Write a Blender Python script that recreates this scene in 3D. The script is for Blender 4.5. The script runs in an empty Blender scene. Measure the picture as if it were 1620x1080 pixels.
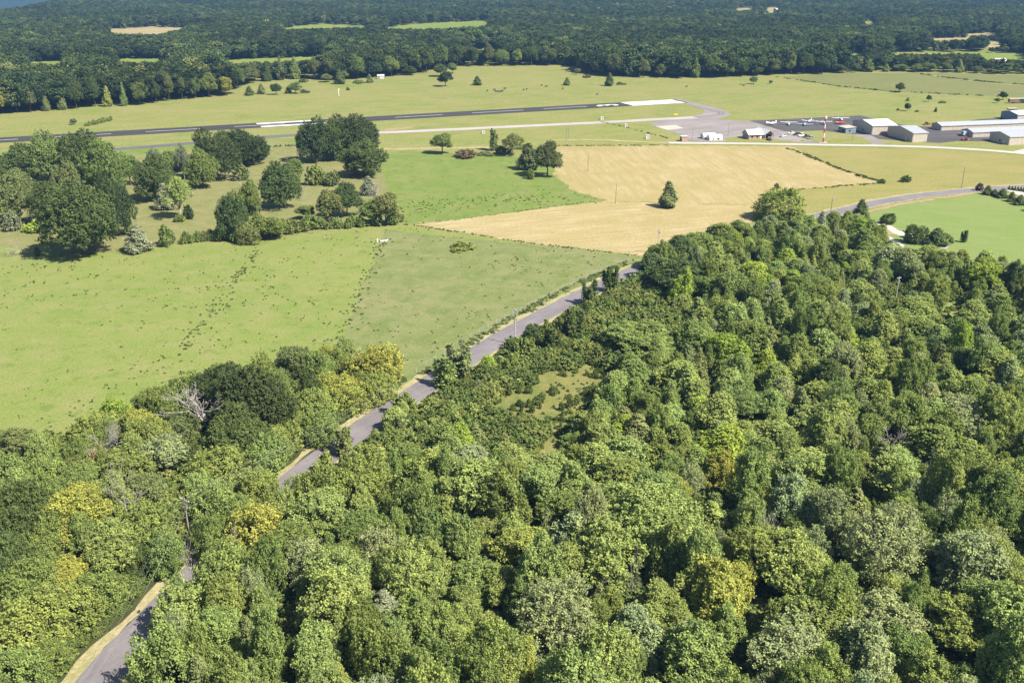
import bpy, bmesh, math, random
import numpy as np
from mathutils import Vector, Matrix, Euler
from mathutils.geometry import tessellate_polygon

SC = bpy.context.scene
COL = SC.collection
# ------------------------------------------------------------------ camera, sky, sun, exposure
F_PX, HORIZON_ROW, CAM_H = 1500.0, -55.0, 97.0
TH = math.atan((540 - HORIZON_ROW) / F_PX)
CT, ST = math.cos(TH), math.sin(TH)
cd = bpy.data.cameras.new('camera'); cam = bpy.data.objects.new('camera', cd); COL.objects.link(cam)
cd.sensor_width = 36.0; cd.lens = 36.0 * F_PX / 1620.0
cd.clip_start = 1.0; cd.clip_end = 20000.0
cam.location = (0, 0, CAM_H); cam.rotation_euler = (math.pi / 2 - TH, 0, 0)
SC.camera = cam

SUN_EL, SUN_AZ = 49.0, 121.0           # azimuth clockwise from the view direction (+Y)
W = bpy.data.worlds.new('World'); SC.world = W; W.use_nodes = True
wn = W.node_tree.nodes; wl = W.node_tree.links
bg = wn['Background']
sky = wn.new('ShaderNodeTexSky'); sky.sky_type = 'NISHITA'; sky.sun_disc = False
sky.sun_elevation = math.radians(SUN_EL); sky.sun_rotation = math.radians(SUN_AZ)
wl.new(sky.outputs[0], bg.inputs[0]); bg.inputs[1].default_value = 0.066
sd = bpy.data.lights.new('sun', 'SUN'); sd.energy = 5.0; sd.angle = math.radians(0.5); sd.color = (1.0, 0.93, 0.80)
sun = bpy.data.objects.new('sun', sd); COL.objects.link(sun)
a_ = math.radians(SUN_AZ); e_ = math.radians(SUN_EL)
SUN_DIR = Vector((math.sin(a_) * math.cos(e_), math.cos(a_) * math.cos(e_), math.sin(e_)))
sun.rotation_euler = (-SUN_DIR).to_track_quat('-Z', 'Y').to_euler()
sun.location = (200, -100, 400)
SC.view_settings.view_transform = 'Standard'; SC.view_settings.look = 'None'
SC.view_settings.exposure = 1.55; SC.view_settings.gamma = 1.0
cy = SC.cycles
cy.max_bounces = 5; cy.diffuse_bounces = 3; cy.glossy_bounces = 2; cy.transmission_bounces = 3
cy.transparent_max_bounces = 4; cy.volume_bounces = 0; cy.use_denoising = True
cy.caustics_reflective = False; cy.caustics_refractive = False

# ------------------------------------------------------------------ geometry of the view
def P(px, py, z=0.0):
    u, v = px - 810.0, py - 540.0
    t = (CAM_H - z) / (v * CT + F_PX * ST)
    return Vector((u * t, t * (F_PX * CT - v * ST), z))
def proj(x, D, z):
    dep = D * CT + (CAM_H - z) * ST
    return 810 + F_PX * x / dep, 540 + ((CAM_H - z) * CT - D * ST) * F_PX / dep
def z_at_row(D, row):
    return CAM_H - D * math.tan(TH + math.atan((row - 540.0) / F_PX))
def mpp(px, py):
    p = P(px, py); return (p.y * CT + CAM_H * ST) / F_PX
def in_poly(x, y, poly):
    c = False; n = len(poly); j = n - 1
    for i in range(n):
        xi, yi = poly[i]; xj, yj = poly[j]
        if (yi > y) != (yj > y) and x < (xj - xi) * (y - yi) / (yj - yi) + xi: c = not c
        j = i
    return c
def zt(x, D):
    """terrain height: flat valley, falling away beyond a far crest, then a mountain"""
    if D < 1500: return 0.0
    a = x / D
    Dc = min(3500.0, 1950.0 + (a + 0.51) / 0.104 * 1050.0)
    Dc = max(1500.0, Dc)
    z = 0.0
    if D > Dc: z = -0.085 * (D - Dc)
    z = max(z, -210.0)
    if D > 5200: z += (D - 5200) * 0.115 * (1 + .25 * math.sin(x * .0021) + .15 * math.sin(x * .0057 + 1))
    return min(z, 80.0)

# ------------------------------------------------------------------ object helpers
def link(o, parent=None):
    COL.objects.link(o)
    if parent is not None: o.parent = parent
    return o
def tag(o, label=None, cat=None, group=None, kind=None):
    if label: o['label'] = label
    if cat: o['category'] = cat
    if group: o['group'] = group
    if kind: o['kind'] = kind
    return o
def empty(name, loc=(0, 0, 0), rz=0.0):
    o = bpy.data.objects.new(name, None); COL.objects.link(o)
    o.empty_display_size = 0.5
    o.location = loc; o.rotation_euler = (0, 0, rz); return o
def np_mesh(name, verts, faces_n, loops, mat=None, smooth=False):
    """verts (n,3) float array, faces_n: verts per face (int), loops: flat index array"""
    me = bpy.data.meshes.new(name)
    nv = len(verts); nf = len(loops) // faces_n
    me.vertices.add(nv); me.vertices.foreach_set('co', np.asarray(verts, np.float32).ravel())
    me.loops.add(len(loops)); me.loops.foreach_set('vertex_index', np.asarray(loops, np.int32))
    me.polygons.add(nf); me.polygons.foreach_set('loop_start', np.arange(0, nf * faces_n, faces_n, dtype=np.int32))
    if smooth: me.polygons.foreach_set('use_smooth', np.ones(nf, bool))
    me.update(calc_edges=True)
    if mat: me.materials.append(mat)
    return me

class MB:
    def __init__(s): s.v = []; s.f = []
    def add(s, vs, fs):
        o = len(s.v); s.v += [tuple(v) for v in vs]; s.f += [tuple(i + o for i in f) for f in fs]; return s
    def box(s, c, d, rz=0.0):
        x, y, z = d[0] / 2, d[1] / 2, d[2] / 2
        ca, sa = math.cos(rz), math.sin(rz); vs = []
        for k in (-z, z):
            for i, j in ((-x, -y), (x, -y), (x, y), (-x, y)):
                vs.append((c[0] + i * ca - j * sa, c[1] + i * sa + j * ca, c[2] + k))
        return s.add(vs, [(3, 2, 1, 0), (4, 5, 6, 7), (0, 1, 5, 4), (1, 2, 6, 5), (2, 3, 7, 6), (3, 0, 4, 7)])
    def loft(s, rings, cap=True):
        n = len(rings[0]); vs = [p for r in rings for p in r]; fs = []
        for k in range(len(rings) - 1):
            for i in range(n):
                a, b = k * n + i, k * n + (i + 1) % n
                fs.append((a, b, b + n, a + n))
        if cap:
            fs.append(tuple(range(n - 1, -1, -1))); m = (len(rings) - 1) * n
            fs.append(tuple(range(m, m + n)))
        return s.add(vs, fs)
    def tube(s, pts, rad, sides=6):
        pts = [Vector(p) for p in pts]
        if not hasattr(rad, '__len__'): rad = [rad] * len(pts)
        rings = []
        for i, p in enumerate(pts):
            d = (pts[min(i + 1, len(pts) - 1)] - pts[max(i - 1, 0)])
            if d.length < 1e-6: d = Vector((0, 0, 1))
            d.normalize()
            up = Vector((0, 0, 1)) if abs(d.z) < 0.9 else Vector((1, 0, 0))
            a = d.cross(up).normalized(); b = d.cross(a)
            rings.append([p + (a * math.cos(t) + b * math.sin(t)) * rad[i] for t in [2 * math.pi * k / sides for k in range(sides)]])
        return s.loft(rings)
    def prism_x(s, prof, x0, x1):
        """profile of (y,z) points run along x"""
        return s.loft([[(x0, y, z) for y, z in prof], [(x1, y, z) for y, z in prof]])
    def prism_y(s, prof, y0, y1):
        return s.loft([[(x, y0, z) for x, z in prof], [(x, y1, z) for x, z in prof]])
    def mesh(s, name, mat, smooth=False):
        me = bpy.data.meshes.new(name); me.from_pydata(s.v, [], s.f)
        bm = bmesh.new(); bm.from_mesh(me); bmesh.ops.recalc_face_normals(bm, faces=bm.faces); bm.to_mesh(me); bm.free()
        if smooth:
            for p in me.polygons: p.use_smooth = True
        if mat: me.materials.append(mat)
        return me
    def build(s, name, mat, parent=None, smooth=False, loc=None):
        o = bpy.data.objects.new(name, s.mesh(name, mat, smooth)); link(o, parent)
        if loc is not None: o.location = loc
        return o
def copy_tree(o, parent=None):
    c = o.copy(); COL.objects.link(c)
    if parent is not None: c.parent = parent
    for ch in o.children: copy_tree(ch, c)
    return c

# ------------------------------------------------------------------ materials
def nodes(name):
    m = bpy.data.materials.new(name); m.use_nodes = True
    t = m.node_tree; return m, t, t.nodes, t.links, t.nodes['Principled BSDF']
def rgba(c): return (c[0], c[1], c[2], 1.0)
def noise(t, scale, detail=4, rough=0.6, coord=None, dist=0.0):
    n = t.nodes.new('ShaderNodeTexNoise'); n.inputs['Scale'].default_value = scale
    n.inputs['Detail'].default_value = detail; n.inputs['Roughness'].default_value = rough; n.inputs['Distortion'].default_value = dist
    if coord is not None: t.links.new(coord, n.inputs['Vector'])
    return n
def ramp(t, fac, stops):
    r = t.nodes.new('ShaderNodeValToRGB'); el = r.color_ramp.elements
    while len(el) < len(stops): el.new(0.5)
    for e, (p, c) in zip(el, stops): e.position = p; e.color = rgba(c) if hasattr(c, '__len__') else (c, c, c, 1)
    t.links.new(fac, r.inputs[0]); return r
def mix(t, a, b, fac, mode='MIX'):
    n = t.nodes.new('ShaderNodeMix'); n.data_type = 'RGBA'; n.blend_type = mode
    def put(sock, v):
        if hasattr(v, 'is_linked'): t.links.new(v, sock)
        elif hasattr(v, '__len__'): sock.default_value = rgba(v)
        else: sock.default_value = v
    put(n.inputs['Factor'], fac); put(n.inputs['A'], a); put(n.inputs['B'], b)
    return n.outputs['Result']
def K(c): return tuple(v * 0.74 for v in c)
def plain(name, c, rough=0.6, metal=0.0, var=0.12, scale=3.0):
    m, t, N, L, b = nodes(name); c = K(c)
    co = N.new('ShaderNodeTexCoord').outputs['Object']
    n = noise(t, scale, 5, 0.65, co)
    r = ramp(t, n.outputs[0], [(0.3, tuple(x * (1 - var) for x in c)), (0.7, tuple(min(1, x * (1 + var)) for x in c))])
    L.new(r.outputs[0], b.inputs['Base Color']); b.inputs['Roughness'].default_value = rough; b.inputs['Metallic'].default_value = metal
    return m
def grass(name, a, b_, c, s_big=0.012, s_mid=0.09, s_fine=1.1, stripe=None, tuft=None, bump=0.5):
    """a / b_ / c: three real tones of the sward mixed by noise at three sizes; stripe = (angle, period m, tone, amount)"""
    m, t, N, L, bs = nodes(name); a, b_, c = K(a), K(b_), K(c)
    if stripe: stripe = stripe[:2] + (K(stripe[2]), stripe[3])
    if tuft: tuft = (tuft[0], K(tuft[1])) + tuft[2:]
    co = N.new('ShaderNodeTexCoord').outputs['Object']
    n1 = noise(t, s_big, 4, 0.55, co, 0.6); n2 = noise(t, s_mid, 5, 0.65, co, 0.3); n3 = noise(t, s_fine, 6, 0.75, co)
    f1 = ramp(t, n1.outputs[0], [(0.36, 0.0), (0.64, 1.0)]).outputs[0]
    f2 = ramp(t, n2.outputs[0], [(0.42, 0.0), (0.70, 1.0)]).outputs[0]
    col = mix(t, mix(t, a, b_, f1), c, f2)
    if stripe:
        ang, per, tone, amt = stripe
        m0 = N.new('ShaderNodeMapping'); m0.inputs['Rotation'].default_value = (0, 0, -ang); L.new(co, m0.inputs['Vector'])
        mp = N.new('ShaderNodeMapping'); L.new(m0.outputs[0], mp.inputs['Vector'])
        mp.inputs['Scale'].default_value = (0.02, 1.0 / per, 1)
        ns = noise(t, 2.0, 3, 0.6, mp.outputs[0])
        fs = ramp(t, ns.outputs[0], [(0.40, 0.0), (0.60, amt)]).outputs[0]
        col = mix(t, col, tone, fs)
    fine = ramp(t, n3.outputs[0], [(0.28, 0.72), (0.72, 1.25)]).outputs[0]
    col = mix(t, col, fine, 1.0, 'MULTIPLY')
    if tuft:
        n4 = noise(t, tuft[0], 5, 0.7, co, 0.4)
        f4 = ramp(t, n4.outputs[0], [(tuft[2], 0.0), (tuft[2] + 0.07, tuft[3])]).outputs[0]
        col = mix(t, col, tuft[1], f4)
    L.new(col, bs.inputs['Base Color']); bs.inputs['Roughness'].default_value = 0.95
    bs.inputs['Specular IOR Level'].default_value = 0.1
    bp = N.new('ShaderNodeBump'); bp.inputs['Strength'].default_value = bump; bp.inputs['Distance'].default_value = 0.4
    L.new(n3.outputs[0], bp.inputs['Height']); L.new(bp.outputs[0], bs.inputs['Normal'])
    return m
def asphalt(name, a, b_, fine=6.0, patches=0.06, streak=None):
    m, t, N, L, bs = nodes(name); a, b_ = K(a), K(b_)
    if streak: streak = streak[:2] + (K(streak[2]),)
    co = N.new('ShaderNodeTexCoord').outputs['Object']
    n1 = noise(t, patches, 5, 0.6, co, 0.5); n2 = noise(t, fine, 4, 0.7, co)
    col = ramp(t, n1.outputs[0], [(0.35, a), (0.65, b_)]).outputs[0]
    col = mix(t, col, ramp(t, n2.outputs[0], [(0.3, 0.85), (0.7, 1.15)]).outputs[0], 1.0, 'MULTIPLY')
    if streak:
        m0 = N.new('ShaderNodeMapping'); m0.inputs['Rotation'].default_value = (0, 0, -streak[0]); L.new(co, m0.inputs['Vector'])
        mp = N.new('ShaderNodeMapping'); mp.inputs['Scale'].default_value = (0.01, streak[1], 1); L.new(m0.outputs[0], mp.inputs['Vector']); ns = noise(t, 1.5, 4, 0.6, mp.outputs[0])
        col = mix(t, col, streak[2], ramp(t, ns.outputs[0], [(0.5, 0.0), (0.72, 0.7)]).outputs[0])
    L.new(col, bs.inputs['Base Color']); bs.inputs['Roughness'].default_value = 0.85
    return m
def leaf_mat(name, translucency=0.28, gloss=0.0, var=0.30):
    m, t, N, L, bs = nodes(name)
    N.remove(bs); out = N['Material Output']
    oi = N.new('ShaderNodeObjectInfo')
    at = N.new('ShaderNodeAttribute'); at.attribute_type = 'INSTANCER'; at.attribute_name = 'tint'
    isn = N.new('ShaderNodeAttribute'); isn.attribute_type = 'INSTANCER'; isn.attribute_name = 'tinted'
    base = mix(t, oi.outputs['Color'], at.outputs['Color'], isn.outputs['Fac'])
    tone = N.new('ShaderNodeAttribute'); tone.attribute_name = 'tone'           # each spray of leaves has its own tone
    mul = ramp(t, tone.outputs['Fac'], [(0.0, (1 - var, 1 - var * .92, 1 - var * .7)), (1.0, (1 + var, 1 + var * .9, 1 + var * .6))]).outputs[0]
    col = mix(t, base, mul, 1.0, 'MULTIPLY')
    d = N.new('ShaderNodeBsdfDiffuse'); L.new(col, d.inputs['Color'])
    tr = N.new('ShaderNodeBsdfTranslucent')
    L.new(mix(t, col, (1.05, 1.2, 0.70), 1.0, 'MULTIPLY'), tr.inputs['Color'])
    ms = N.new('ShaderNodeMixShader'); ms.inputs[0].default_value = translucency
    L.new(d.outputs[0], ms.inputs[1]); L.new(tr.outputs[0], ms.inputs[2])
    g = N.new('ShaderNodeBsdfGlossy'); g.inputs['Roughness'].default_value = 0.45; g.inputs['Color'].default_value = (0.8, 0.85, 0.8, 1)
    m2 = N.new('ShaderNodeMixShader'); m2.inputs[0].default_value = gloss
    L.new(ms.outputs[0], m2.inputs[1]); L.new(g.outputs[0], m2.inputs[2])
    L.new(m2.outputs[0], out.inputs['Surface'])
    return m
def metal_siding(name, c, period=0.6, axis=0):
    m, t, N, L, bs = nodes(name); c = K(c)
    co = N.new('ShaderNodeTexCoord').outputs['Object']
    w = N.new('ShaderNodeTexWave'); w.bands_direction = 'X' if axis == 0 else 'Y'; w.inputs['Scale'].default_value = 0.31 / period
    L.new(co, w.inputs['Vector'])
    n = noise(t, 0.5, 5, 0.6, co)
    col = ramp(t, n.outputs[0], [(0.3, tuple(x * .9 for x in c)), (0.7, tuple(min(1, x * 1.06) for x in c))]).outputs[0]
    col = mix(t, col, ramp(t, w.outputs[0], [(0.0, 0.88), (0.35, 1.0)]).outputs[0], 1.0, 'MULTIPLY')
    L.new(col, bs.inputs['Base Color']); bs.inputs['Roughness'].default_value = 0.5
    bp = N.new('ShaderNodeBump'); bp.inputs['Strength'].default_value = 0.4; bp.inputs['Distance'].default_value = 0.04
    L.new(w.outputs[0], bp.inputs['Height']); L.new(bp.outputs[0], bs.inputs['Normal'])
    return m
def brick(name, c, c2):
    m, t, N, L, bs = nodes(name)
    co = N.new('ShaderNodeTexCoord').outputs['Object']
    bk = N.new('ShaderNodeTexBrick'); bk.inputs['Scale'].default_value = 3.0
    bk.inputs['Color1'].default_value = rgba(K(c)); bk.inputs['Color2'].default_value = rgba(K(c2)); bk.inputs['Mortar'].default_value = (0.4, 0.36, 0.32, 1)
    mp = N.new('ShaderNodeMapping'); mp.inputs['Rotation'].default_value = (math.pi / 2, 0, 0); L.new(co, mp.inputs[0]); L.new(mp.outputs[0], bk.inputs['Vector'])
    L.new(bk.outputs[0], bs.inputs['Base Color']); bs.inputs['Roughness'].default_value = 0.9
    return m
M = {}
M['ground'] = grass('airfield_grass', (0.175, 0.200, 0.048), (0.145, 0.190, 0.040), (0.220, 0.212, 0.078), 0.006, 0.025, 0.5, stripe=(0.39, 16, (0.230, 0.212, 0.082), 0.7), tuft=(0.04, (0.12, 0.165, 0.036), .58, .45))
M['pasture'] = grass('pasture_grass', (0.168, 0.212, 0.050), (0.138, 0.195, 0.040), (0.215, 0.218, 0.082), 0.022, 0.10, 1.4, tuft=(0.26, (0.105, 0.155, 0.034), 0.56, 0.6), stripe=(0.1, 3.5, (0.192, 0.210, 0.070), 0.5))
M['rough'] = grass('rough_pasture_grass', (0.152, 0.182, 0.058), (0.190, 0.196, 0.085), (0.112, 0.152, 0.042), 0.035, 0.14, 1.6, tuft=(0.34, (0.220, 0.205, 0.110), 0.56, 0.7))
M['grove'] = grass('grove_grass', (0.178, 0.182, 0.068), (0.150, 0.168, 0.052), (0.225, 0.205, 0.100), 0.03, 0.14, 1.5, tuft=(0.3, (0.12, 0.145, 0.045), .6, .5))
M['meadow'] = grass('meadow_grass', (0.122, 0.178, 0.036), (0.142, 0.190, 0.042), (0.180, 0.200, 0.064), 0.02, 0.10, 1.2, tuft=(0.22, (0.082, 0.132, 0.024), 0.55, 0.65))
M['hay'] = grass('mown_hay', (0.335, 0.265, 0.132), (0.290, 0.238, 0.100), (0.370, 0.300, 0.170), 0.015, 0.045, 0.9, stripe=(1.66, 6, (0.262, 0.228, 0.090), 0.65))
M['hay2'] = grass('mown_hay_near', (0.350, 0.278, 0.145), (0.300, 0.245, 0.108), (0.395, 0.325, 0.195), 0.015, 0.05, 0.9, stripe=(0.30, 4, (0.275, 0.235, 0.100), 0.75))
M['strip'] = grass('pale_mown_grass', (0.215, 0.205, 0.060), (0.190, 0.195, 0.052), (0.245, 0.215, 0.080), 0.01, 0.04, 0.9, stripe=(0.2, 9, (0.255, 0.22, 0.09), 0.5))
M['lawn'] = grass('lawn_grass', (0.148, 0.208, 0.052), (0.135, 0.205, 0.046), (0.172, 0.215, 0.066), 0.02, 0.06, 1.6, stripe=(-0.45, 5, (0.185, 0.222, 0.078), 0.7), bump=0.25)
M['fallow'] = grass('fallow_grass', (0.145, 0.155, 0.055), (0.130, 0.150, 0.048), (0.175, 0.165, 0.070), 0.008, 0.03, 0.5, stripe=(-0.3, 14, (0.16, 0.17, 0.055), 0.6))
M['farfield'] = grass('far_field_grass', (0.170, 0.220, 0.040), (0.145, 0.200, 0.036), (0.190, 0.220, 0.055), 0.004, 0.02, 0.3)
M['fartan'] = grass('far_field_stubble', (0.33, 0.27, 0.14), (0.29, 0.24, 0.12), (0.35, 0.29, 0.16), 0.004, 0.02, 0.3)
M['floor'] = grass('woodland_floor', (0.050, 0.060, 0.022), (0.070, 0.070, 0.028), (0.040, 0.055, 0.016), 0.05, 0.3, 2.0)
M['clearing'] = grass('clearing_grass', (0.160, 0.165, 0.050), (0.120, 0.150, 0.038), (0.215, 0.195, 0.075), 0.06, 0.25, 1.8)
M['verge'] = grass('dry_verge', (0.325, 0.280, 0.150), (0.235, 0.230, 0.090), (0.370, 0.325, 0.195), 0.08, 0.5, 2.0)
M['bare'] = grass('bare_earth', (0.30, 0.22, 0.13), (0.26, 0.20, 0.11), (0.34, 0.27, 0.17), 0.08, 0.5, 2.0)
M['hills'] = grass('mountain_woods', (0.030, 0.050, 0.022), (0.040, 0.060, 0.026), (0.024, 0.042, 0.020), 0.004, 0.02, 0.06)
M['road'] = asphalt('worn_asphalt', (0.140, 0.126, 0.136), (0.182, 0.164, 0.172), 3.0, 0.12, streak=(0.95, 0.9, (0.118, 0.107, 0.114)))
M['runway'] = asphalt('new_asphalt', (0.020, 0.018, 0.018), (0.028, 0.025, 0.024), 2.0, 0.03, streak=(0.387, 0.25, (0.050, 0.045, 0.043)))
M['taxidark'] = asphalt('taxiway_asphalt', (0.085, 0.08, 0.09), (0.11, 0.10, 0.11), 2.0, 0.03)
M['taxi'] = asphalt('taxiway_concrete', (0.30, 0.275, 0.265), (0.36, 0.33, 0.31), 2.0, 0.04)
M['apron'] = asphalt('aged_apron', (0.175, 0.150, 0.150), (0.245, 0.215, 0.205), 2.0, 0.035, streak=(0.6, 0.12, (0.115, 0.10, 0.105)))
M['darkapron'] = asphalt('sealed_apron', (0.040, 0.035, 0.038), (0.066, 0.057, 0.060), 2.0, 0.04, streak=(0.2, 0.15, (0.095, 0.085, 0.085)))
M['concrete'] = asphalt('pale_concrete', (0.38, 0.34, 0.30), (0.44, 0.40, 0.36), 2.0, 0.08)
M['gravel'] = asphalt('pale_gravel', (0.40, 0.36, 0.32), (0.46, 0.42, 0.38), 3.0, 0.1)
M['markwhite'] = plain('runway_paint', (0.62, 0.60, 0.58), 0.7, 0, 0.08, 0.3)
M['markdull'] = plain('worn_runway_paint', (0.36, 0.33, 0.33), 0.7, 0, 0.15, 0.3)
M['roofwhite'] = metal_siding('white_roof_sheet', (0.62, 0.62, 0.63), 0.9, 0)
M['roofgrey'] = metal_siding('grey_roof_sheet', (0.34, 0.36, 0.40), 0.9, 0)
M['cream'] = metal_siding('cream_siding', (0.48, 0.42, 0.34), 1.2, 0)
M['creamgrey'] = metal_siding('gable_siding', (0.48, 0.42, 0.36), 1.2, 1)
M['doorcream'] = metal_siding('hangar_door_sheet', (0.50, 0.44, 0.37), 2.0, 0)
M['bluewall'] = metal_siding('blue_siding', (0.20, 0.27, 0.36), 1.2, 0)
M['brick'] = brick('terminal_brick', (0.40, 0.22, 0.15), (0.32, 0.17, 0.12))
M['white'] = plain('white_paint', (0.78, 0.77, 0.75), 0.35, 0, 0.05)
M['offwhite'] = plain('aged_white_paint', (0.55, 0.53, 0.50), 0.5, 0, 0.1)
M['red'] = plain('red_paint', (0.42, 0.05, 0.03), 0.45)
M['orange'] = plain('orange_paint', (0.48, 0.16, 0.04), 0.5)
M['yellow'] = plain('yellow_paint', (0.60, 0.45, 0.04), 0.5)
M['bluepaint'] = plain('pale_blue_paint', (0.40, 0.50, 0.64), 0.35)
M['darkpaint'] = plain('dark_paint', (0.03, 0.035, 0.045), 0.3)
M['silver'] = plain('silver_paint', (0.45, 0.46, 0.48), 0.3, 0.5)
M['glass'] = plain('dark_glass', (0.02, 0.025, 0.035), 0.1)
M['tyre'] = plain('tyre_rubber', (0.02, 0.02, 0.02), 0.9)
M['black'] = plain('dark_opening', (0.015, 0.015, 0.015), 0.9)
M['steel'] = plain('galvanised_steel', (0.40, 0.41, 0.42), 0.5, 0.6)
M['wood'] = plain('weathered_pole_wood', (0.26, 0.22, 0.18), 0.9, 0, 0.25, 4)
M['paleswood'] = plain('pale_pole_wood', (0.42, 0.40, 0.37), 0.9, 0, 0.2, 4)
M['wire'] = plain('line_wire', (0.26, 0.27, 0.26), 0.5, 0.3)
M['bark'] = plain('tree_bark', (0.11, 0.085, 0.062), 0.95, 0, 0.3, 2)
M['barkpale'] = plain('pale_bark', (0.42, 0.38, 0.32), 0.9, 0, 0.25, 2)
M['deadwood'] = plain('dead_wood', (0.30, 0.275, 0.245), 0.9, 0, 0.25, 2)
M['cowhide'] = plain('black_cow_hide', (0.018, 0.015, 0.014), 0.7, 0, 0.3)
M['hull'] = plain('rust_brown', (0.20, 0.09, 0.06), 0.8, 0, 0.3)
M['leaf'] = leaf_mat('broad_leaves', 0.30, 0.0, 0.40)
M['leafglossy'] = leaf_mat('glossy_leaves', 0.28, 0.0, 0.34)
M['needle'] = leaf_mat('cedar_needles', 0.15, 0.0, 0.28)

# ------------------------------------------------------------------ ground sheets
def refine(poly, step, jit, rng):
    out = []
    n = len(poly)
    for i in range(n):
        a, b = Vector(poly[i]), Vector(poly[(i + 1) % n])
        L = (b - a).length; k = max(1, int(L / step))
        nrm = Vector((-(b - a).y, (b - a).x)).normalized() if L > 0 else Vector((0, 0))
        for q in range(k):
            p = a + (b - a) * (q / k)
            out.append(p + nrm * (rng.gauss(0, jit) if q else 0))
    return out
def sheet(name, pxpoly, mat, z, step=6.0, jit=0.5, seed=1, world=False, kind='structure', label=None):
    rng = random.Random(seed)
    pts = [Vector(p) for p in pxpoly] if world else [P(x, y).xy for x, y in pxpoly]
    pts = refine(pts, step, jit, rng)
    vs = [(p.x, p.y, z) for p in pts]
    tris = tessellate_polygon([[Vector((p.x, p.y, 0)) for p in pts]])
    me = bpy.data.meshes.new(name); me.from_pydata(vs, [], [tuple(t) for t in tris])
    bm = bmesh.new(); bm.from_mesh(me)
    for f in bm.faces:
        if f.normal.z < 0: f.normal_flip()
    bm.to_mesh(me); bm.free(); me.materials.append(mat)
    o = link(bpy.data.objects.new(name, me)); tag(o, kind=kind)
    return o
def ribbon(name, pts, w, mat, z, side=0.0, jit=0.0, seed=0, kind='structure'):
    """flat strip along world points; side: offset of its centre to the right of travel"""
    rng = random.Random(seed)
    pts = [Vector((p[0], p[1])) for p in pts]; fine = []
    for i in range(len(pts) - 1):                       # Catmull-Rom
        p0, p1, p2, p3 = pts[max(i - 1, 0)], pts[i], pts[i + 1], pts[min(i + 2, len(pts) - 1)]
        k = max(2, int((p2 - p1).length / 3))
        for q in range(k):
            t = q / k
            fine.append(0.5 * ((2 * p1) + (p2 - p0) * t + (2 * p0 - 5 * p1 + 4 * p2 - p3) * t * t + (3 * p1 - p0 - 3 * p2 + p3) * t ** 3))
    fine.append(pts[-1]); vs = []; fs = []
    for i, p in enumerate(fine):
        d = (fine[min(i + 1, len(fine) - 1)] - fine[max(i - 1, 0)]).normalized(); r = Vector((d.y, -d.x))
        c = p + r * side
        a = c - r * (w / 2 + rng.gauss(0, jit)); b = c + r * (w / 2 + rng.gauss(0, jit))
        vs += [(a.x, a.y, z), (b.x, b.y, z)]
        if i: fs.append((2 * i - 2, 2 * i - 1, 2 * i + 1, 2 * i))
    me = bpy.data.meshes.new(name); me.from_pydata(vs, [], fs); me.materials.append(mat)
    o = link(bpy.data.objects.new(name, me)); tag(o, kind=kind); return o, fine

# the one ground sheet, out to the mountain
ys = [-150, 0, 100, 300, 600, 1000, 1300] + list(range(1500, 9600, 90)); xs = list(range(-7200, 7201, 120))
gv = np.array([(x, y, zt(x, y)) for y in ys for x in xs], np.float32); nx = len(xs)
gl = []; gm = []
for j in range(len(ys) - 1):
    for i in range(nx - 1):
        a = j * nx + i; gl += [a, a + 1, a + nx + 1, a + nx]; gm.append(1 if ys[j] > 3600 else 0)
me = np_mesh('ground', gv, 4, gl, M['ground'], True); me.materials.append(M['hills']); me.polygons.foreach_set('material_index', np.array(gm, np.int32))
tag(link(bpy.data.objects.new('ground', me)), kind='structure')

PASTURE = [(-420, 372), (0, 388), (120, 402), (215, 398), (300, 386), (400, 384), (500, 368), (640, 358), (830, 385), (1024, 407), (985, 425), (914, 457), (810, 509), (757, 539), (661, 599), (556, 667), (500, 709), (435, 757), (360, 800), (200, 820), (-120, 880), (-500, 760)]
sheet('pasture', PASTURE, M['pasture'], 0.02, 4, 0.35, 1)
sheet('rough_pasture', [(612, 364), (830, 386), (1018, 407.5), (985, 424), (914, 456), (810, 508), (757, 538), (700, 573), (650, 600), (560, 590), (520, 565), (548, 520), (566, 470), (590, 420), (602, 385)], M['rough'], 0.045, 3, 0.6, 2)
sheet('grove_pasture', [(-400, 285), (0, 266), (110, 256), (260, 243), (430, 222), (600, 244), (612, 290), (640, 352), (600, 353), (500, 366), (400, 382), (300, 384), (215, 396), (120, 400), (0, 387), (-420, 370)], M['grove'], 0.02, 5, 0.5, 3)
sheet('meadow', [(598, 243), (640, 239), (700, 241), (780, 247), (850, 250), (872, 262), (880, 280), (905, 300), (962, 315.5), (930, 321), (880, 326), (760, 342), (642, 355), (612, 292)], M['meadow'], 0.024, 3, 0.9, 4)
sheet('far_strip_grass', [(-400, 268), (-100, 250), (150, 238), (420, 217), (600, 228), (600, 243), (430, 221), (260, 242), (110, 255), (0, 265), (-400, 284)], M['meadow'], 0.02, 8, 0.5, 14)
sheet('hay_field', [(868, 230.5), (1062, 230.5), (1255, 232), (1305, 258), (1395, 288), (1300, 297), (1255, 300), (1215, 325), (1000, 320), (962, 317), (905, 300.5), (881, 280), (873, 262)], M['hay'], 0.03, 3, 0.8, 5)
sheet('near_hay_field', [(962, 317.5), (1000, 320.5), (1215, 325.5), (1190, 350), (1110, 380), (1045, 396), (1022, 405), (830, 383), (655, 356), (760, 343), (880, 327), (930, 322)], M['hay2'], 0.034, 2.5, 0.7, 6)
sheet('mown_field', [(1258, 232.5), (1450, 237), (1560, 243), (1900, 262), (1900, 292), (1620, 291), (1540, 296), (1450, 305), (1380, 316), (1310, 332), (1200, 352), (1216, 326), (1256, 301), (1300, 298), (1396, 289), (1306, 259)], M['strip'], 0.03, 6, 0.35, 7)
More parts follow.
